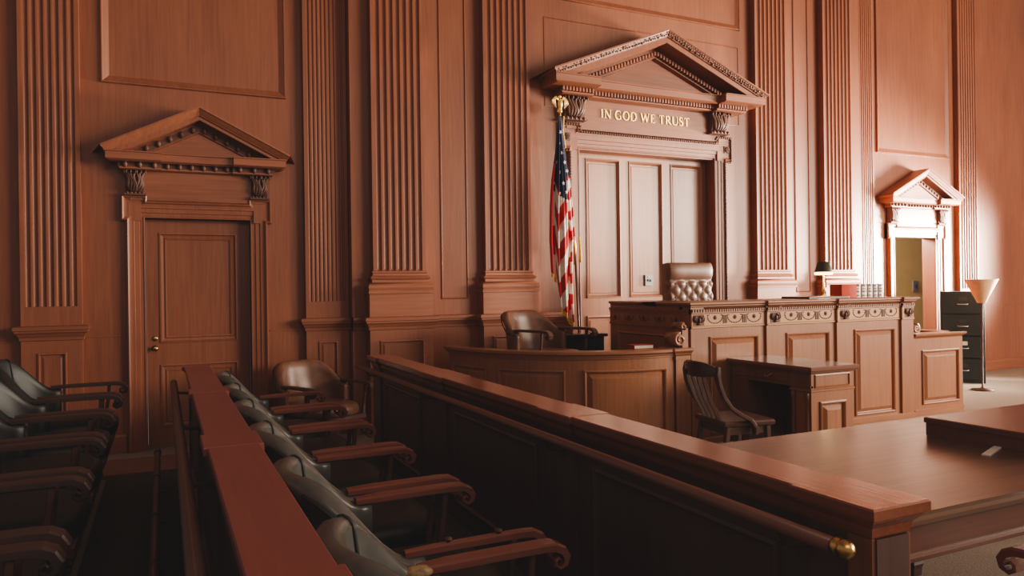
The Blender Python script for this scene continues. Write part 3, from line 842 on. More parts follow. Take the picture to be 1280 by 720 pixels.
    # swivel pedestal
    m = MB(); m.smooth = True
    m.lathe(.02, 0, [(.10,seatz-.13),(.10,seatz-.12),(.03,seatz-.125)][::-1]+[(.028,.30),(.028,.24),(.05,.22),(.055,.14),(.04,.12),(.001,.118)], 14) if False else m.lathe(.02, 0, [(.04,.10),(.055,.12),(.055,.18),(.032,.22),(.028,seatz-.16),(.09,seatz-.13),(.09,seatz-.115)], 14)
    m.build('pedestal', M['armd'], root)
    for k in range(4):
        a = PI/4+k*PI/2; ca, sa = math.cos(a), math.sin(a)
        m = MB(); m.bar([(.02+ca*.03, sa*.03, .15), (.02+ca*.14, sa*.14, .125), (.02+ca*.24, sa*.24, .07), (.02+ca*.28, sa*.28, .035)], [.035,.035,.032,.03], [.055,.045,.035,.03])
        m.ball((.02+ca*.27, sa*.27, .016), .016, 8, 5)
        m.build('leg', M['armd'], root)
    return root

jury = tub_chair('jury_chair', M['leather'], M['arm'])
JL = ['black leather jury chair with a torn padded wing, nearest of the jury row',
      'black leather jury chair whose near arm is a bare bar with two bolts',
      'third black leather jury chair of the row, counted from the torn one',
      'fourth black leather jury chair of the row, counted from the torn one',
      'fifth black leather jury chair, last but one before the brown tub armchair',
      'last black leather jury chair of the row, next to the brown tub armchair']
near = tub_chair('jury_chair', M['leather'], M['arm'])
bolted = tub_chair('jury_chair', M['leather'], M['arm'], bolts=True)
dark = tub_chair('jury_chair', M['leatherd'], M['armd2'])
first = True
for i, yc in enumerate([1.70, 2.465, 3.235, 3.99, 4.745, 5.515]):
    o = near if i == 0 else bolted if i == 1 else (jury if i == 2 else copy_tree(jury))
    o.location = (.735, yc, 0.012); tag(o, JL[i], 'chair', 'jury box chairs')
# worn patches on the near chair wing
m = MB(); m.smooth = True
for (x, y, z, r) in ((-.100,.300,.662,.026),):
    m.ball((x, y, z), r, 12, 7, (2.0, .95, .75))
m.build('worn_patch', M['worn'], near)['label'] = 'torn patch of worn tan leather'

LLs = ['dark scroll-armed chair across the aisle, nearest one of its row of six', 'second nearest dark scroll-armed chair of the row across the aisle', 'third nearest dark scroll-armed chair of the row across the aisle', 'fourth nearest dark scroll-armed chair of the row across the aisle', 'fifth dark scroll-armed chair of the aisle row, last but one toward the wall', 'dark scroll-armed chair of the aisle row standing closest to the front wall']
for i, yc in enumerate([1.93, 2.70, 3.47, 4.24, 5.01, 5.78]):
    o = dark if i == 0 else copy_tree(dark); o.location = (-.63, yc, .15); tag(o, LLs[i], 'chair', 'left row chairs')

tubb = tub_chair('leather_armchair', M['leatherb'], M['armd'], seams=False, rimh=.80, armz=.62, seatz=.40, hw=.30)
tubb.location = (1.30, 6.98, 0); tubb.rotation_euler = (0,0,math.radians(-66))
tag(tubb, 'brown leather tub armchair by the wall at the far end of the jury box', 'armchair')
wit = tub_chair('leather_armchair', M['leatherb'], M['armd'], seams=False, rimh=.86, armz=.70, seatz=.45, hw=.29)
wit.location = (3.33, 6.34, .38); wit.rotation_euler = (0,0,math.radians(-72))
tag(wit, 'brown leather armchair inside the curved witness stand', 'armchair')

# ------------------------------------------------------------------ jury rails
def rail(root, x0, x1, y0, y1, ht, capmat, bodymat, bulges, cap_h=.035, outer=+1, mold=True):
    """cap with stepped breaks, body panelling; local = world coordinates minus root"""
    ox, oy = root.location.x, root.location.y
    m = MB(lambda x, y, z: (x-ox, y-oy, z))
    pr = [(-.045,ht-.10),(-.035,ht-.085),(-.030,ht-.06),(-.012,ht-.04),(-.012,ht-.036),(0,ht-.03),(0,ht-.005),(-.004,ht)]
    m.stack(x0+.015, x1-.015, y0+.05, y1-.05, pr)
    for a, b in bulges: m.stack(x0, x1, a, b, [(h, z+.0012) for h, z in pr])
    m.build('rail_cap', capmat, root)
    m = MB(lambda x, y, z: (x-ox, y-oy, z))
    bx0, bx1 = x0+.065, x1-.065
    m.box(bx0, bx1, y0+.05, y1-.03, 0, ht-.09)
    for a, b in bulges:
        m.box(bx0-.018, bx1+.018, a+.03, b-.03, 0, ht-.09)
    for X, sg in ((bx0, -1), (bx1, 1)):
        m.T = (lambda X, sg: lambda u, v, n: (X+sg*n-ox, u-oy, v))(X, sg)
        edges = [y0+.05]+[e for ab in bulges for e in ab]+[y1-.03]
        e = sorted(edges)
        for i in range(0, len(e)-1):
            a, b = e[i], e[i+1]
            if b-a > .5: panel(m, a+.10, b-.10, .12, ht-.2, [(0,0),(0,.012),(.014,.016),(.026,.004),(.03,.002),(.05,.001)])
    m.T = None
    m.build('rail_body', bodymat, root)
def handrail(root, x, z, y0, y1, r, xb, ys, knob=True, mat=None):
    ox, oy = root.location.x, root.location.y
    T = lambda X, Y, Z: (X-ox, Y-oy, Z)
    m = MB(T); m.smooth = True; m.tube([(x, y0, z), (x, y1, z)], r, 16); h = m.build('handrail', mat or M['handrail'], root)
    for yy in ys:
        m = MB(T); m.bar([(x, yy, z-r*.6), (x+(xb-x)*.25, yy, z-r-.035), (xb, yy, z-r-.045)], [.022]*3, [.018]*3); m.box(min(xb, xb-.01), max(xb, xb+.01), yy-.022, yy+.022, z-r-.085, z-r-.005)
        m.build('handrail_bracket', M['armd'], h)
    if knob:
        m = MB(); m.smooth = True
        m.T = lambda X, Y, Z: (x+X-ox, y0-Z-oy, z+Y)
        m.lathe(0, 0, [(r*.5,-.02),(r*1.12,-.018),(r*1.2,-.01),(r*1.12,-.002),(r*1.0,0),(r*1.2,.006),(r*1.25,.014),(r*1.12,.024),(r*.8,.032),(r*.4,.037),(.001,.039)], 24)
        m.build('end_cap', M['brass'], h)['label'] = 'round brass end cap'
jr = empty('jury_rail', (1.705, 3.8, 0), 0, 'long dark jury rail with a polished top running to the big table', 'railing')
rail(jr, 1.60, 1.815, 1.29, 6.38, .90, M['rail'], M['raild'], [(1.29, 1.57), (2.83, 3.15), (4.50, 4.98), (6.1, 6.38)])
handrail(jr, 1.545, .80, 1.345, 6.50, .021, 1.655, [1.55, 2.95, 4.74, 6.2])
# end post panel
m = MB(lambda x, y, z: (x-1.705, y-3.8, z)); m.box(1.635, 1.78, 1.325, 1.40, 0, .81)
m.build('end_post', M['bench'], jr)
m = MB(lambda x, y, z: (x-1.705, y-3.8, z)); m.box(1.752, 1.758, 1.3235, 1.33, .1, .74)
m.build('end_post_groove', M['black'], jr)

lp = empty('jury_box_partition', (.232, 3.5, 0), 0, 'red-topped low partition along the aisle behind the jury chairs', 'partition')
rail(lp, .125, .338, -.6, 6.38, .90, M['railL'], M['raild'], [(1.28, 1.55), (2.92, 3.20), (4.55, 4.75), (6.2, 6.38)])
handrail(lp, .062, .80, -.3, 6.05, .024, .19, [1.9, 3.05, 4.35, 5.9], knob=False, mat=M['raild'])

fr = empty('foot_rail', (-.05, 4.2, 0), 0, 'thin wooden pipe rail standing low in the middle of the aisle', 'rail')
m = MB(lambda x, y, z: (x+.05, y-4.2, z)); m.smooth = True
m.tube([(-.05, .5, .30), (-.05, 6.1, .30)], .020, 12); m.build('pipe', M['raild'], fr)
for yy in (1.2, 2.4, 3.55, 4.3, 5.2, 6.0):
    m = MB(lambda x, y, z: (x+.05, y-4.2, z)); m.smooth = True
    m.tube([(-.05, yy-.02, .30), (-.05, yy+.02, .30)], .025, 12); m.tube([(-.05, yy, .012), (-.05, yy, .29)], .012, 8)
    m.lathe(-.05, yy, [(.035,.012),(.035,.018),(.014,.022)], 12)
    m.build('support_post', M['armd'], fr)

# ------------------------------------------------------------------ witness stands
def stand_curve():
    cx, cy, a, b = 4.0, 6.96, 1.42, 1.54
    pts = []
    for i in range(41):
        t = math.radians(180+90*i/40); pts.append((cx+a*math.cos(t), cy+b*math.sin(t)))
    pts += [(4.06, 5.42), (4.16, 5.42)]
    return pts
SP = stand_curve()
cum = [0]
for p, q in zip(SP, SP[1:]): cum.append(cum[-1]+math.hypot(q[0]-p[0], q[1]-p[1]))
def on_curve(u, n):
    """point on the curve at length u, offset n outward"""
    u = max(0, min(cum[-1]-1e-6, u)); i = max(k for k in range(len(cum)) if cum[k] <= u); i = min(i, len(SP)-2)
    t = (u-cum[i])/(cum[i+1]-cum[i]); p, q = SP[i], SP[i+1]
    def nrm(j):
        a = SP[max(j-1,0)]; b = SP[min(j+1,len(SP)-1)]; dx, dy = b[0]-a[0], b[1]-a[1]; L = math.hypot(dx, dy); return (dy/L, -dx/L)
    n0, n1 = nrm(i), nrm(i+1); nx = n0[0]+(n1[0]-n0[0])*t; ny = n0[1]+(n1[1]-n0[1])*t
    return (p[0]+(q[0]-p[0])*t+nx*n, p[1]+(q[1]-p[1])*t+ny*n)
ws = empty('witness_stand', (3.4, 6.2, 0), 0, 'curved mahogany witness stand left of the judge bench', 'witness stand')
def cT(u, v, n):
    x, y = on_curve(u, n); return (x-3.4, y-6.2, v)
TOT = cum[-1]
m = MB(cT)
N = 60
prof = [(-.09,0),(-.0,0),(.012,0),(.012,.07),(0,.08),(-.0,.12)]
def ring(prof, u0=0, u1=TOT, N=60):
    rows = [[(u0+(u1-u0)*i/N, v, n) for n, v in prof] for i in range(N+1)]
    return rows
edges = [0.0, .62, .72, 1.62, 1.80, TOT-.12]
# solid panelled body: face strips and panels
stiles = [(0, .10), (.66, .80), (1.46, 1.62), (2.40, TOT)]
ZP0, ZP1 = .14, .74
pan = []
for (a, b), (c, d) in zip(stiles, stiles[1:]): pan.append((b, c))
def strip(u0, u1, v0, v1):
    k = max(1, int((u1-u0)/.05)); m.grid([[(u0+(u1-u0)*i/k, v, 0) for i in range(k+1)] for v in (v0, v1)])
strip(0, TOT, 0, ZP0); strip(0, TOT, ZP1, .84)
for a, b in stiles: strip(a, b, ZP0, ZP1)
for a, b in pan: panel(m, a, b, ZP0, ZP1, RAISED if b > 2 else [(0,0),(0,.010),(.012,.014),(.022,.010),(.028,-.004),(.045,-.004),(.06,.0)], step=.05)
k = 60
m.grid([[(TOT*i/k, v, -.07) for i in range(k+1)] for v in (0, .84)])
m.build('curved_panelling', M['bench'], ws)
m = MB(cT)
m.grid(ring([(-.10,.835),(.015,.835),(.015,.845),(.028,.852),(.03,.862),(.045,.872),(.06,.88),(.06,.898),(.052,.905),(-.10,.905),(-.10,.835)]))
e = [[(u, v, n) for n, v in [(-.10,.835),(.015,.835),(.03,.862),(.06,.88),(.06,.898),(.052,.905),(-.10,.905)]] for u in (0, TOT)]
for r in e: m.face(m.add(r))
m.build('stand_cap', M['benchx'], ws)
m = MB(cT); m.grid(ring([(0,0),(.016,0),(.016,.07),(.006,.085),(0,.085)])); m.build('base_rail', M['benchx'], ws)
# end pier against the bench
m = MB(lambda x, y, z: (x-3.4, y-6.2, z)); m.box(4.17, 4.33, 5.40, 5.56, 0, .84)
m.stack(4.17, 4.33, 5.40, 5.56, [(0,.80),(.006,.80),(.006,.835),(.02,.85),(.024,.862),(.04,.872),(.052,.885),(.052,.90),(.045,.908)], True, True, False)
m.build('end_pier', M['bench'], ws)
def scroll(mb, cx, y0, y1, cz, r, sg=1, turns=1.6):
    pts = []
    for i in range(34):
        t = i/33; a = PI/2+sg*t*turns*2*PI; rr = r*(1-.85*t); pts.append((cx+rr*math.cos(a), cz+rr*math.sin(a)))
    mb.smooth = True
    for i in range(len(pts)-1):
        pass
    L = []
    for i, (x, z) in enumerate(pts):
        a = pts[max(i-1,0)]; b = pts[min(i+1,len(pts)-1)]; dx, dz = b[0]-a[0], b[1]-a[1]; Ln = math.hypot(dx, dz) or 1
        nx, nz = -dz/Ln, dx/Ln; h = .011*(1-.4*i/33)
        L.append([(x+nx*h, y0, z+nz*h), (x+nx*h, y1, z+nz*h), (x-nx*h, y1, z-nz*h), (x-nx*h, y0, z-nz*h)])
    mb.loops(L); mb.smooth = False
    mb.loops([[(cx+r*.82*math.cos(2*PI*k/20), y, cz+r*.82*math.sin(2*PI*k/20)) for k in range(20)] for y in (y0+.012, y1-.01)])
m = MB(lambda x, y, z: (x-3.4, y-6.2, z))
scroll(m, 4.225, 5.40, 5.56, .980, .062, 1); scroll(m, 4.285, 5.42, 5.56, 1.095, .033, 1, 1.2)
m.box(4.26, 4.325, 5.42, 5.56, .908, 1.08)
m.build('scroll_ornament', M['bench'], ws)
m = MB(); m.box(2.75, 4.30, 5.62, 7.3, 0, .38)
# clip the platform to a curve: polygon instead
m = MB(); poly = [(on_curve(TOT*i/30, -.11)) for i in range(31)]+[(4.16, 7.0)]
m.loops([[(x, y, z) for x, y in poly] for z in (0, .37)])
tag(m.build('floor', M['floor'], kind='structure'), 'raised floor inside the curved witness stand', 'platform')

rs = empty('clerk_stand', (7.9, 5.8, 0), 0, 'smaller mahogany side stand at the right end of the judge bench', 'witness stand')
RT = lambda x, y, z: (x-7.9, y-5.8, z)
m = MB(RT); RX0, RX1, RY = 7.43, 8.26, 5.46
u0, u1 = 7.56, 8.19
for a, b, c, d in ((RX0, u0, 0, .85), (u1, RX1, 0, .85), (u0, u1, 0, .12), (u0, u1, .72, .85)): m.box(a, b, RY, RY+.08, c, d)
m.box(RX0, RX1, RY+.06, RY+.09, 0, .85)
m.T = lambda u, v, n: (u-7.9, RY-n-5.8, v); panel(m, u0, u1, .12, .72, RAISED); m.T = RT
m.box(RX1-.08, RX1, RY+.08, 6.65, 0, .85)
m.build('front_panelling', M['bench'], rs)
cp = [(-.02,.84),(-.008,.85),(.0,.862),(.014,.87),(.03,.882),(.034,.898),(.028,.905)]
m = MB(RT); m.stack(RX0, RX1, RY, RY+.12, cp, True, False); m.stack(RX1-.12, RX1, RY+.05, 6.65, cp)
m.build('stand_cap', M['benchx'], rs)
m = MB(RT)
pts = [(7.62+.5*math.cos(a), 6.4+.8*math.sin(a)) for a in [math.radians(-90+90*i/12) for i in range(13)]]
m.loops([[(x, y, .905), (x-.05, y+.02, .905), (x-.05, y+.02, .94), (x, y, .94)] for x, y in pts]); m.build('curved_inner_ledge', M['benchx'], rs)
m = MB(RT); m.box(RX0, RX1, RY-.012, RY+.02, 0, .07); m.build('base_rail', M['benchx'], rs)
m = MB(RT); scroll(m, 7.475, 5.45, 5.58, .965, .052, -1); m.build('scroll_ornament', M['bench'], rs)

dc = MB(); dc.stack(3.72, 4.345, 6.80, 6.96, [(-.03,0),(-.03,.93),(0,.935),(0,.965)])
tag(dc.build('low_counter', M['dkgreen']), 'dark low counter behind the witness stand beside the flag', 'counter')

# ------------------------------------------------------------------ clerk desk
dk = empty('clerk_desk', (5.0, 4.92, 0), 0, 'dark wooden desk standing end-on against the judge bench', 'desk')
DX0, DX1, DY0, DY1, DZ = 4.75, 5.29, 4.40, 5.39, .79
DTf = lambda x, y, z: (x-5.0, y-4.92, z)
m = MB(DTf); m.stack(DX0, DX1, DY0, DY1, [(-.02,DZ-.055),(-.012,DZ-.05),(-.006,DZ-.038),(.006,DZ-.03),(.008,DZ-.012),(0,DZ)]); m.build('desk_top', M['deskx'], dk)
bx0, bx1, by0, by1 = DX0+.03, DX1-.03, DY0+.03, DY1-.03
# pedestal end facing the camera, panelled
m = MB(DTf)
pd = .21
m.box(bx0, bx1, by0+.02, by0+pd, .0, DZ-.05)
u0, u1 = bx0+.09, bx1-.09
for a, b, c, d in ((bx0, u0, 0, .585), (u1, bx1, 0, .585), (u0, u1, 0, .10), (u0, u1, .50, .585)): m.box(a, b, by0, by0+.02, c, d)
m.box(bx0, bx1, by0, by0+.02, .585, DZ-.05)
m.T = lambda u, v, n: (u-5.0, by0-n-4.92, v); panel(m, u0, u1, .10, .50, RAISED)
panel(m, bx0+.04, bx1-.04, .615, DZ-.065, [(0,0),(0,.008),(.008,.010),(.016,-.004),(.018,-.004)])
m.T = DTf
m.stack(bx0, bx1, by0, by0+pd, [(0,.582),(.012,.586),(.012,.60),(0,.606)])
m.build('end_pedestal', M['bench'], dk)
m = MB(DTf); m.box(bx0, bx1, by1-pd, by1, 0, DZ-.05); m.build('far_pedestal', M['desk'], dk)
m = MB(DTf); m.box(bx1-.03, bx1, by0+pd, by1-pd, .05, DZ-.05); m.build('modesty_panel', M['desk'], dk)
m = MB(DTf); m.box(bx0, bx1-.03, by0+pd, by1-pd, .63, DZ-.05); m.box(bx0-.006, bx0+.02, by0, by1, .615, .632); m.build('apron', M['desk'], dk)
for a, b in ((by0+.24, by1-.24), (by0+.03, by0+.20), (by1-.20, by1-.03)):
    m = MB(lambda u, v, n: (bx0-n-5.0, u-4.92, v)); panel(m, a, b, .645, .73, [(0,0),(0,.006),(.006,.008),(.012,.004),(.014,.006)])
    d = m.build('drawer', M['desk'], dk)
    if b-a > .3:
        k = MB(DTf); k.smooth = True; c = (a+b)/2
        k.tube([(bx0-.012-.022*math.sin(PI*i/10), c-.045+.09*i/10, .70-.028*math.sin(PI*i/10)) for i in range(11)], .004, 6)
        k.build('drawer_pull', M['brass'], d)
m = MB(DTf); m.smooth = True
for yy in (by0+.03, by0+pd-.03):
    m.tube([(bx0-.005, yy, .58), (bx0-.018, yy, .56), (bx0-.008, yy, .50), (bx0-.014, yy, .30), (bx0-.006, yy, .05)], [.016,.02,.013,.015,.018], 8)
m.build('carved_stile', M['desk'], dk)

# ------------------------------------------------------------------ side chair with slats
sd = empty('wooden_side_chair', (4.02, 4.50, 0), 0, 'dark wooden slat-back side chair pulled up to the clerk desk', 'chair')
# local: x forward, y lateral
m = MB(); L = []
for z, g in ((.405,.0),(.41,.008),(.43,.012),(.445,.004)):
    L.append([(-.20-g,-.20-g,z),(.20+g,-.225-g,z),(.215+g,-.2,z),(.215+g,.2,z),(.20+g,.225+g,z),(-.20-g,.20+g,z)])
m.loops(L); m.build('seat', M['slat'], sd)
m = MB(); m.box(-.18, .19, -.19, .19, .34, .405); m.build('seat_frame', M['slat'], sd)
for sg in (-1, 1):
    m = MB(); m.bar([(.17, sg*.19, .40), (.175, sg*.19, .2), (.18, sg*.19, 0)], [.042,.036,.03], [.042,.036,.03], up=(0,1,0)); m.build('leg', M['slat'], sd)
    m = MB(); m.bar([(-.17, sg*.18, .40), (-.20, sg*.185, .2), (-.25, sg*.19, 0)], [.04,.036,.03], [.04,.036,.03], up=(0,1,0)); m.build('leg', M['slat'], sd)
    # swept stile from crest down to mid seat
    P = [(-.275, .215, .86), (-.285, .225, .80), (-.27, .232, .72), (-.235, .236, .63), (-.18, .238, .555), (-.10, .238, .50), (-.02, .236, .46), (.03, .232, .40), (.035, .23, .345)]
    m = MB(); m.bar([(x, sg*y, z) for x, y, z in P], [.03]*9, [.055,.05,.045,.045,.05,.055,.06,.065,.05], up=(0,1,0)); m.build('back_stile', M['slat'], sd)
for k in range(4):
    y = -.105+.07*k
    m = MB(); m.bar([(-.325-.02*math.cos(y*6), y*1.15, .82), (-.315, y*1.1, .72), (-.27, y, .60), (-.215, y*.95, .50), (-.185, y*.9, .42)], .032, .012, up=(0,1,0)); m.build('back_slat', M['slat'], sd)
m = MB(); m.smooth = False; rows = []
for i in range(21):
    t = -1+2*i/20; y = .235*t; x = -.345+.075*t*t; zt = .895-.05*t*t*abs(t)
    rows.append([(x-.012, y, .775+.02*t*t), (x-.018, y, zt-.01), (x-.008, y, zt), (x+.012, y, zt-.004), (x+.016, y, .80), (x+.01, y, .775+.02*t*t)])
m.loops(rows); m.build('crest_rail', M['slat'], sd, smooth=.8)
sd.rotation_euler = (0,0,math.radians(-8))

# ------------------------------------------------------------------ big table
tb = empty('counsel_table', (3.4, 2.05, 0), 0, 'large polished wooden table beside the near end of the jury rail', 'table')
TT = lambda x, y, z: (x-3.4, y-2.05, z)
TX0, TX1, TY0, TY1, TZ = 1.90, 4.95, 1.52, 2.62, .76
m = MB(TT); m.stack(TX0, TX1, TY0, TY1, [(-.02,TZ-.045),(-.012,TZ-.04),(0,TZ-.034),(0,TZ-.02),(-.012,TZ-.012),(-.012,TZ)]); m.build('table_top', M['table'], tb)
m = MB(TT)
m.stack(TX0+.03, TX1-.03, TY0+.03, TY0+.055, [(0,TZ-.145),(0,TZ-.04)], True); m.stack(TX0+.03, TX1-.03, TY1-.055, TY1-.03, [(0,TZ-.145),(0,TZ-.04)])
m.box(TX0+.03, TX0+.055, TY0+.05, TY1-.05, TZ-.145, TZ-.04); m.box(TX1-.055, TX1-.03, TY0+.05, TY1-.05, TZ-.145, TZ-.04)
m.stack(TX0+.03, TX1-.03, TY0+.022, TY0+.06, [(0,TZ-.155),(.006,TZ-.15),(.006,TZ-.14),(0,TZ-.135)], False)
m.build('apron', M['tabled'], tb)
for lx in (2.02, 3.4, 4.82):
    for ly in (1.62, 2.52):
        m = MB(TT); L = []
        for z, h in ((0,.028),(.04,.03),(.06,.036),(.08,.03),(TZ-.20,.05),(TZ-.16,.052),(TZ-.15,.055),(TZ-.05,.055)):
            r = []
            for i in range(24):
                a = 2*PI*i/24; c, s_ = math.cos(a), math.sin(a); q = h/max(abs(c), abs(s_))
                fl = .92 if (i % 2 and .08 < z < TZ-.17) else 1
                r.append((lx+c*q*fl, ly+s_*q*fl, z))
            L.append(r)
        m.loops(L); m.build('leg', M['armd'], tb)
bxm = MB(); bxm.stack(3.215, 3.95, 1.72, 2.305, [(0,TZ),(0,TZ+.055),(.006,TZ+.057),(.006,TZ+.078),(0,TZ+.082)])
bxo = tag(bxm.build('wooden_box', wood('box_wood', (.15, .055, .035), (.22, .085, .055), .3, 'X')), 'flat lidded wooden box lying on the big table at the right edge', 'box')
pp = MB(); pp.T = lambda x, y, z: (3.02+x*math.cos(.35)-y*math.sin(.35), 1.90+x*math.sin(.35)+y*math.cos(.35), z)
pp.box(0, .21, -.01, .02, TZ+.0005, TZ+.006); tag(pp.build('paper_slip', M['paper']), 'small white paper strip on the big table near the wooden box', 'paper')

# armchair whose scroll arm shows at the bottom right
vis = copy_tree(jury)
vis.name = 'wooden_armchair'
for ch in vis.children: pass
vis.location = (2.62, .98, -.02); vis.rotation_euler = (0,0,math.radians(90)); tag(vis, 'dark armchair at the near side of the big table, arm scroll at the bottom right', 'chair')
vis.location = (2.62, 1.02, 0.0)

# ------------------------------------------------------------------ judge chair
jc = empty('judge_chair', (5.22, 6.50, .42), 0, 'tan high-backed leather chair with tufted back behind the judge bench', 'chair')
jc.rotation_euler = (0,0,0)
def tuft_row():
    m = MB(); m.smooth = True
    W, Z0, Z1 = .30, .42, 1.30-.0
    nx, nz = 48, 60
    front = []
    for j in range(nz+1):
        t = j/nz; z = Z0+(Z1-Z0)*t; row = []
        for i in range(nx+1):
            s = -1+2*i/nx
            x = W*s*(1-.04*(1-t)); ed = (1-abs(s)**6)*.5+.5
            y = -.05*ed
            if z < 1.115:
                # diamond tufting
                u = x/.15; v = (z-.40)/.15
                a = math.sin(PI*(u+v)); b = math.sin(PI*(u-v))
                y -= .030*math.sqrt(abs(a*b))*min(1, (1.115-z)/.04)
            else:
                y -= .035*math.sin(PI*min(1, (z-1.115)/(Z1-1.115)))**.6
            back = -.03*(z-.4)
            y -= back
            if j == nz: y = max(y, -.01)
            row.append((x, y, z))
        front.append(row)
    I = m.grid(front)
    back = [[(x, .09+.03*(z-.4), z-.01*(j == nz)) for (x, y, z) in r] for j, r in enumerate(front)]
    J = m.grid(back)
    for k in range(nz): m.face([I[k][0], I[k+1][0], J[k+1][0], J[k][0]]); m.face([I[k][-1], I[k+1][-1], J[k+1][-1], J[k][-1]])
    for k in range(nx): m.face([I[-1][k], I[-1][k+1], J[-1][k+1], J[-1][k]]); m.face([I[0][k], I[0][k+1], J[0][k+1], J[0][k]])
    return m
bk = tuft_row().build('tufted_backrest', M['leathert'], jc)
for a_ in range(-6, 16):
    for b_ in range(-16, 8):
        x = .15*(a_+b_)/2; z2 = .40+.15*(a_-b_)/2
        if abs(x) < .27 and .45 < z2 < 1.08:
            m = MB(); m.smooth = True; m.ball((x, -.050+.03*(z2-.4), z2), .010, 6, 4); m.build('tufting_button', M['leatherb'], bk)
m = MB(); m.smooth = True; L = []
for z, g in ((.36,0),(.39,.01),(.44,.012),(.47,0),(.48,-.05)):
    L.append([(.0+(.27+g)*abs(math.cos(t))**.5*(1 if math.cos(t) > 0 else -1), -.25+(.27+g)*abs(math.sin(t))**.5*(1 if math.sin(t) > 0 else -1), z) for t in [2*PI*i/28 for i in range(28)]])
m.loops(L); m.build('seat', M['leathert'], jc)
for sg in (-1, 1):
    m = MB(); m.bar([(sg*.30, .05, .62), (sg*.31, -.15, .64), (sg*.31, -.36, .63), (sg*.31, -.38, .55), (sg*.30, -.34, .40)], .045, .03, up=(1,0,0)); m.build('armrest', M['armd'], jc)
m = MB(); m.smooth = True; m.lathe(0, -.2, [(.05,.09),(.05,.16),(.03,.2),(.03,.33),(.1,.36)], 14); m.build('pedestal', M['armd'], jc)
for k in range(4):
    a = PI/4+k*PI/2; ca, sa = math.cos(a), math.sin(a)
    m = MB(); m.bar([(ca*.03, -.2+sa*.03, .14), (ca*.15, -.2+sa*.15, .10), (ca*.27, -.2+sa*.27, .02)], .04, .04); m.build('leg', M['armd'], jc)
jc.rotation_euler = (0,0,math.radians(2))

# ------------------------------------------------------------------ lamp, books, blotter
ZT = 1.3155
lm = empty('desk_lamp', (6.72, 6.03, ZT), 0, 'small lit table lamp with dark shade on the judge bench left of the books', 'lamp')
m = MB(); m.smooth = True; m.lathe(0, 0, [(.05,0),(.05,.008),(.03,.02),(.012,.03),(.010,.05),(.020,.07),(.022,.09),(.012,.12),(.009,.20),(.013,.23),(.008,.26),(.008,.30),(.001,.301)], 18); m.build('lamp_stem', M['ivory'], lm)
m = MB(); m.smooth = True
n = 24
out = [[(r*math.cos(2*PI*k/n), r*math.sin(2*PI*k/n), z) for k in range(n)] for r, z in ((.098,.285),(.062,.40),(.060,.40),(.096,.286))]
m.loops(out, True, False, False); m.build('lamp_shade', M['shade'], lm)
m = MB(); m.smooth = True; m.lathe(0, 0, [(.092,.255),(.097,.268),(.096,.284),(.090,.286),(.001,.30)], 24); m.build('glowing_rim', M['glow'], lm)
bl = MB(); bl.box(6.03, 6.62, 5.60, 5.98, ZT, ZT+.022); tag(bl.build('desk_blotter', M['slat'], bevel=.003), 'dark flat blotter lying on the bench left of the lamp', 'blotter')
def book(x0, x1, y0, y1, z0, z1, cov, label, group=None, bands=None, name='book'):
    m = MB(); m.box(x0+.006, x1-.006, y0+.006, y1, z0, z1-.008) ; o = MB()
    root = empty(name, ((x0+x1)/2, (y0+y1)/2, z0), 0, label, 'book', group)
    T = lambda x, y, z: (x-(x0+x1)/2, y-(y0+y1)/2, z-z0)
    c = MB(T); c.box(x0, x0+.005, y0, y1, z0, z1); c.box(x1-.005, x1, y0, y1, z0, z1)
    rows = [[(x0+(x1-x0)*i/6, y0-.006*math.sin(PI*i/6), z) for i in range(7)] for z in (z0, z1)]
    c.grid(rows); rows2 = [[(x0+(x1-x0)*i/6, y0+.006, z) for i in range(7)] for z in (z0, z1)]; c.grid(rows2)
    c.box(x0, x1, y0, y0+.005, z0, z1)
    c.build('cover', cov, root)
    p = MB(T); p.box(x0+.005, x1-.005, y0+.006, y1-.006, z0+.004, z1-.008); p.build('pages', M['page'], root)
    if bands:
        b = MB(T)
        for f0, f1 in bands: 
            rows = [[(x0+.002+(x1-x0-.004)*i/6, y0-.0015-.007*math.sin(PI*i/6), z0+(z1-z0)*f) for i in range(7)] for f in (f0, f1)]
            b.grid(rows)
        b.build('spine_label', M['bookdark'], root)
    return root
book(6.70, 6.93, 5.77, 5.93, ZT, ZT+.145, M['bookred'], 'thick bright red book on the bench, right beside the lamp')
xs = [(6.965,7.028),(7.050,7.128),(7.150,7.218),(7.240,7.300),(7.322,7.390)]
labs = ['first white-spined law book right of the thick red book', 'second white-spined law book right of the thick red book', 'middle white-spined law book of the five on the bench', 'fourth white-spined law book right of the thick red book', 'last white-spined law book at the right end of the bench row']
for (a, b), l in zip(xs, labs):
    book(a, b, 5.80, 5.96, ZT, ZT+.145, M['bookwhite'], l, 'white-spined law books on the bench', [(.84,1.0),(.38,.50),(.60,.68),(.08,.18)])
def flat_book(x, y, z, w, d, h, rz, cov, label, group=None):
    root = empty('book', (x, y, z), rz, label, 'book', group)
    m = MB(); m.box(-w/2, w/2, -d/2, d/2, 0, .004); m.box(-w/2, w/2, -d/2, d/2, h-.004, h); m.box(-w/2, -w/2+.004, -d/2, d/2, 0, h); m.build('cover', cov, root)
    m = MB(); m.box(-w/2+.004, w/2-.005, -d/2+.005, d/2-.005, .004, h-.004); m.build('pages', M['page'], root)
flat_book(3.925, 5.60, .906, .20, .14, .034, -.1, M['bookred'], 'red book lying flat on the ledge of the curved witness stand')

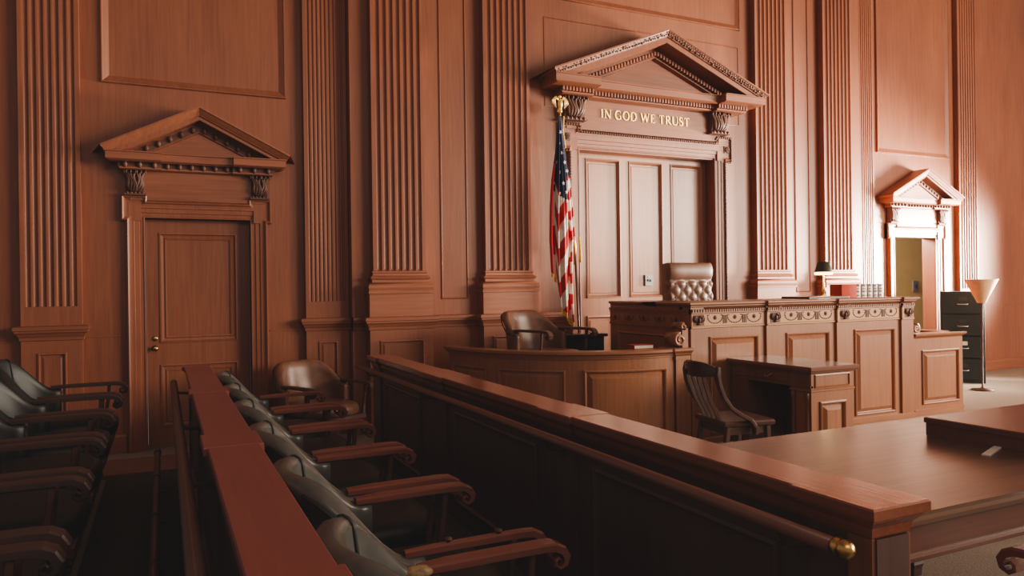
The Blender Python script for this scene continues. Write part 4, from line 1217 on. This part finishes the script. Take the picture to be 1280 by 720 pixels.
# ------------------------------------------------------------------ flag
fx = empty('american_flag', (4.12, 7.12, 0), 0, 'American flag with gold fringe draped from a standing pole with gilt eagle', 'flag')
FT = lambda x, y, z: (x-4.12, y-7.12, z)
pole_top = (4.02, 7.22, 3.42); pole_bot = (4.20, 7.10, .05)
m = MB(FT); m.smooth = True
m.tube([pole_bot, (4.145, 7.14, 1.95)], .013, 10); po = m.build('lower_pole', M['armd'], fx)
m = MB(FT); m.smooth = True; m.tube([(4.146, 7.139, 1.72), (4.145, 7.14, 1.95), pole_top], .016, 10); m.build('upper_pole', M['brass'], fx)
m = MB(FT); m.smooth = True; m.lathe(4.20, 7.10, [(.14,0),(.14,.02),(.10,.035),(.03,.06),(.02,.11),(.001,.112)], 20); m.build('pole_base', M['brass'], fx)
m = MB(FT); cx, cy, cz = 4.02, 7.20, 3.46; m.smooth = True
m.ball((cx, cy, cz-.03), .022, 10, 6); m.ball((cx, cy, cz+.05), .035, 10, 6, (.8, .8, 1.6)); m.ball((cx-.01, cy-.01, cz+.125), .018, 8, 5); m.ball((cx-.028, cy-.015, cz+.122), .008, 6, 4, (1.5, 1, .8))
for sg in (-1, 1):
    for k in range(6):
        t = k/5
        m.tube([(cx+sg*.015, cy, cz+.085), (cx+sg*(.045+.02*t), cy+.01, cz+.13-.01*t), (cx+sg*(.062+.035*t), cy+.01, cz+.085), (cx+sg*(.052+.045*t), cy, cz+.00+.045*t)], [.007,.010,.009,.004], 6)
m.tube([(cx, cy, cz+.02), (cx, cy+.02, cz-.04)], [.02,.03], 6)
m.build('eagle_finial', M['gold'], fx)
FE = [(146,699,703),(170,697,705.5),(190,695.5,708),(225,690.5,715),(260,688,718.5),(300,687,721),(345,689,718),(385,692,718),(405,694,719)]
def lerp_tab(y, k):
    if y <= FE[0][0]: return FE[0][k]
    for a, b in zip(FE, FE[1:]):
        if y <= b[0]: return a[k]+(b[k]-a[k])*(y-a[0])/(b[0]-a[0])
    return FE[-1][k]
WL_, WR_ = .24, .80
def flag_bottom(w):
    if w < WL_: return 340+8*w/WL_
    if w <= WR_: return 383+20*(w-WL_)/(WR_-WL_)
    return 303
def flag_pt(w, v, off=0):
    """w across the hanging cloth, v down it, in flag units (1 unit = about 9 mm)"""
    yb = flag_bottom(w); yy = 146+(yb-146)*v
    L, Rr = lerp_tab(yy, 1), lerp_tab(yy, 2)
    xx = L+(Rr-L)*w
    open_ = min(1, (yy-146)/90)
    if w < WL_: d = -.030+.020*math.sin(w/WL_*PI*2)
    elif w <= WR_:
        q = (w-WL_)/(WR_-WL_); d = .030+.022*math.sin(q*PI*3+.4+yy*.010)+.010*math.sin(q*PI*7)
    else: d = -.020+.022*math.sin((w-WR_)/(1-WR_)*PI*2)
    y = 7.08-d*open_-.01-off
    return (3.835+(xx-690)*.0094-4.12, y-7.12, 3.302-(yy-150)*.00877), xx, yy
def flag_col(w, xx, yy):
    canton = yy < 232+(xx-690)*1.36 and not (xx > 706.5 and yy > 223-(xx-706)*.6) and not (w < WL_*.6 and yy > 205)
    if canton: return 2
    if w > WR_-.06 or (xx > 706.5 and yy < 275 and w > .62):
        k = (yy-237-(xx-712)*-.8)/26.0
        return 0 if (k % 1.0) < .48 else 1
    if w < WL_:
        if w/WL_ < .40: return 0
        return 0 if 282 < yy < 318 else 1
    k = (yy+2.3*(xx-700)-313+11)/44.0
    return 0 if (k % 1.0) < .5 else 1
m = MB(); m.smooth = True; NS, NTT = 76, 170
cols = []
for j in range(NTT+1):
    for i in range(NS+1): m.v.append(flag_pt(i/NS, j/NTT)[0])
for j in range(NTT):
    for i in range(NS):
        p, xx, yy = flag_pt((i+.5)/NS, (j+.5)/NTT)
        m.mi = flag_col((i+.5)/NS, xx, yy); m.face([j*(NS+1)+i, j*(NS+1)+i+1, (j+1)*(NS+1)+i+1, (j+1)*(NS+1)+i])
fc = m.build('flag_cloth', [M['red'], M['white'], M['blue']], fx)
sm_ = fc.modifiers.new('Solidify', 'SOLIDIFY'); sm_.thickness = .004; sm_.offset = -1
for (sx_, sy_) in ((701,166),(700,180),(702,192),(697.5,203),(704,204),(700,216),(708,214),(694.5,229),(702,230),(698,242),(705,241),(706,252),(700.5,250)):
    L, Rr = lerp_tab(sy_, 1), lerp_tab(sy_, 2); w_ = (sx_-L)/(Rr-L)
    v_ = (sy_-146)/(flag_bottom(w_)-146)
    c0 = Vector(flag_pt(w_, v_, .010)[0]); R0 = .027; rot = random.uniform(0, 1.2)
    m = MB(); pts = [c0+Vector((math.cos(a)*.85, -.002, math.sin(a)))*(R0 if k % 2 == 0 else R0*.42) for k, a in enumerate([rot+2*PI*q/10 for q in range(10)])]
    fr_ = m.add([c0+Vector((0,-.003,0))]+pts)
    for k in range(10): m.face([fr_[0], fr_[1+k], fr_[1+(k+1) % 10]])
    m.build('flag_star', M['white'], fc)
def fringe(ws_, d, n=24):
    m = MB(); A = [flag_pt(ws_[0]+(ws_[1]-ws_[0])*i/n, 1, .003)[0] for i in range(n+1)]
    m.grid([A, [(x+d[0], y-.004*(k % 2), z+d[1]) for k, (x, y, z) in enumerate(A)]]); m.build('gold_fringe', M['goldfringe'], fc)
fringe((.005, WL_-.01), (-.004, -.05), 10); fringe((WL_+.02, WR_-.01), (-.010, -.055)); fringe((WR_+.02, .995), (.002, -.04), 10)
m = MB(FT); m.smooth = True
m.tube([(4.155, 7.06, 2.02), (4.165, 7.05, 1.85), (4.162, 7.05, 1.74)], [.012,.014,.02], 8); m.tube([(4.03, 7.15, 3.36), (4.0, 7.12, 3.2), (4.005, 7.08, 3.0)], .012, 8)
m.build('gold_tassel', M['goldfringe'], fx)

# ------------------------------------------------------------------ file cabinet etc.
fcb = empty('file_cabinet', (10.75, 6.95, 0), 0, 'dark green metal filing cabinet standing by the right wall', 'file cabinet'); fcb.location = (10.50, 6.93, 0); fcb.rotation_euler = (0,0,math.radians(-54))
CT = lambda x, y, z: (x-10.705, y-6.95, z)
m = MB(CT); m.box(10.43, 10.98, 6.98, 7.52, 0, 1.33); m.build('cabinet_body', M['green'], fcb, bevel=.006)
for k in range(4):
    z0 = .05+k*.32
    m = MB(CT); m.box(10.45, 10.96, 6.955, 6.985, z0, z0+.30); d = m.build('drawer', M['green'], fcb, bevel=.004)
    m = MB(CT); m.smooth = True; m.tube([(10.64, 6.955, z0+.14), (10.645, 6.925, z0+.135), (10.765, 6.925, z0+.135), (10.77, 6.955, z0+.14)], .007, 8); m.build('drawer_handle', M['steel'], d)
    m = MB(CT); m.box(10.66, 10.76, 6.949, 6.956, z0+.18, z0+.235); m.build('label_holder', M['bookwhite'] if k == 1 else M['greyd'], d)
sh = empty('floor_lamp', (10.02, 6.35, 0), 0, 'floor lamp with pale tan flared shade at the right edge before the cabinet', 'lamp')
m = MB(); m.smooth = True; m.lathe(0, 0, [(.14,0),(.14,.015),(.03,.03),(.012,.05),(.012,1.18),(.03,1.20)], 18); m.build('lamp_stand', M['armd'], sh)
m = MB(); m.smooth = True; n = 24
m.loops([[(r*math.cos(2*PI*k/n), r*math.sin(2*PI*k/n), z) for k in range(n)] for r, z in ((.05,1.18),(.20,1.50),(.196,1.50),(.046,1.184))], True, False, False); m.build('lamp_shade', M['cone'], sh)

# ------------------------------------------------------------------ lights
def area(name, loc, target, sx, sy, power, col, spread=180):
    l = bpy.data.lights.new(name, 'AREA'); l.shape = 'RECTANGLE'; l.size = sx; l.size_y = sy; l.energy = power; l.color = col
    l.spread = math.radians(spread)
    o = bpy.data.objects.new(name, l); COL.objects.link(o); o.location = loc
    o.rotation_euler = (Vector(target)-Vector(loc)).to_track_quat('-Z', 'Y').to_euler()
    return o
area('window_light', (13.4, 5.7, 1.9), (9.9, 7.3, 1.9), 1.4, 1.5, 400, (1.0, .92, .76), 66)
area('window_light', (13.3, .8, 3.0), (5.0, 7.0, 2.2), 2.0, 2.6, 160, (1.0, .87, .76), 120)
area('window_light', (13.4, -3.9, 3.8), (5.0, 5.5, 2.4), 6.0, 3.0, 1040, (1.0, .86, .68))
area('fill_light', (1.5, -3.0, 5.6), (2.5, 6.0, 2.5), 4, 2.5, 60, (1.0, .66, .52))
area('back_room_light', (10.0, 8.9, 2.6), (11.6, 8.6, 1.0), .7, .7, 130, (1, .9, .75))
pl = bpy.data.lights.new('lamp_bulb', 'POINT'); pl.energy = 4; pl.color = (1, .7, .35); pl.shadow_soft_size = .03
po_ = bpy.data.objects.new('lamp_bulb', pl); COL.objects.link(po_); po_.location = (6.72, 6.03, ZT+.22)

wd = bpy.data.worlds.new('World'); sc.world = wd; wd.use_nodes = True
bg = wd.node_tree.nodes['Background']; bg.inputs[0].default_value = (.40, .33, .31, 1); bg.inputs[1].default_value = .42

# ------------------------------------------------------------------ camera
yaw, rl = math.radians(25.25), math.radians(-.78)
F = Vector((math.sin(yaw), math.cos(yaw), 0)); R0 = Vector((math.cos(yaw), -math.sin(yaw), 0)); U0 = Vector((0,0,1))
Rv = R0*math.cos(rl)+U0*math.sin(rl); Uv = -R0*math.sin(rl)+U0*math.cos(rl)
cam = bpy.data.cameras.new('camera'); cam.sensor_width = 36; cam.lens = 924.9/1280*36; cam.clip_start = .05
co = bpy.data.objects.new('camera', cam); COL.objects.link(co)
mt = Matrix.Identity(4)
for i in range(3): mt[i][0] = Rv[i]; mt[i][1] = Uv[i]; mt[i][2] = -F[i]
mt.translation = Vector((0, 0, 1.47)); co.matrix_world = mt
sc.camera = co
sc.view_settings.view_transform = 'AgX'
sc.view_settings.look = 'AgX - Medium High Contrast'
sc.view_settings.exposure = 0.47
sc.view_settings.use_curve_mapping = True
sc.view_settings.curve_mapping.black_level = (-.010, -.0105, -.0105)
sc.view_settings.curve_mapping.update()
sc.cycles.max_bounces = 6
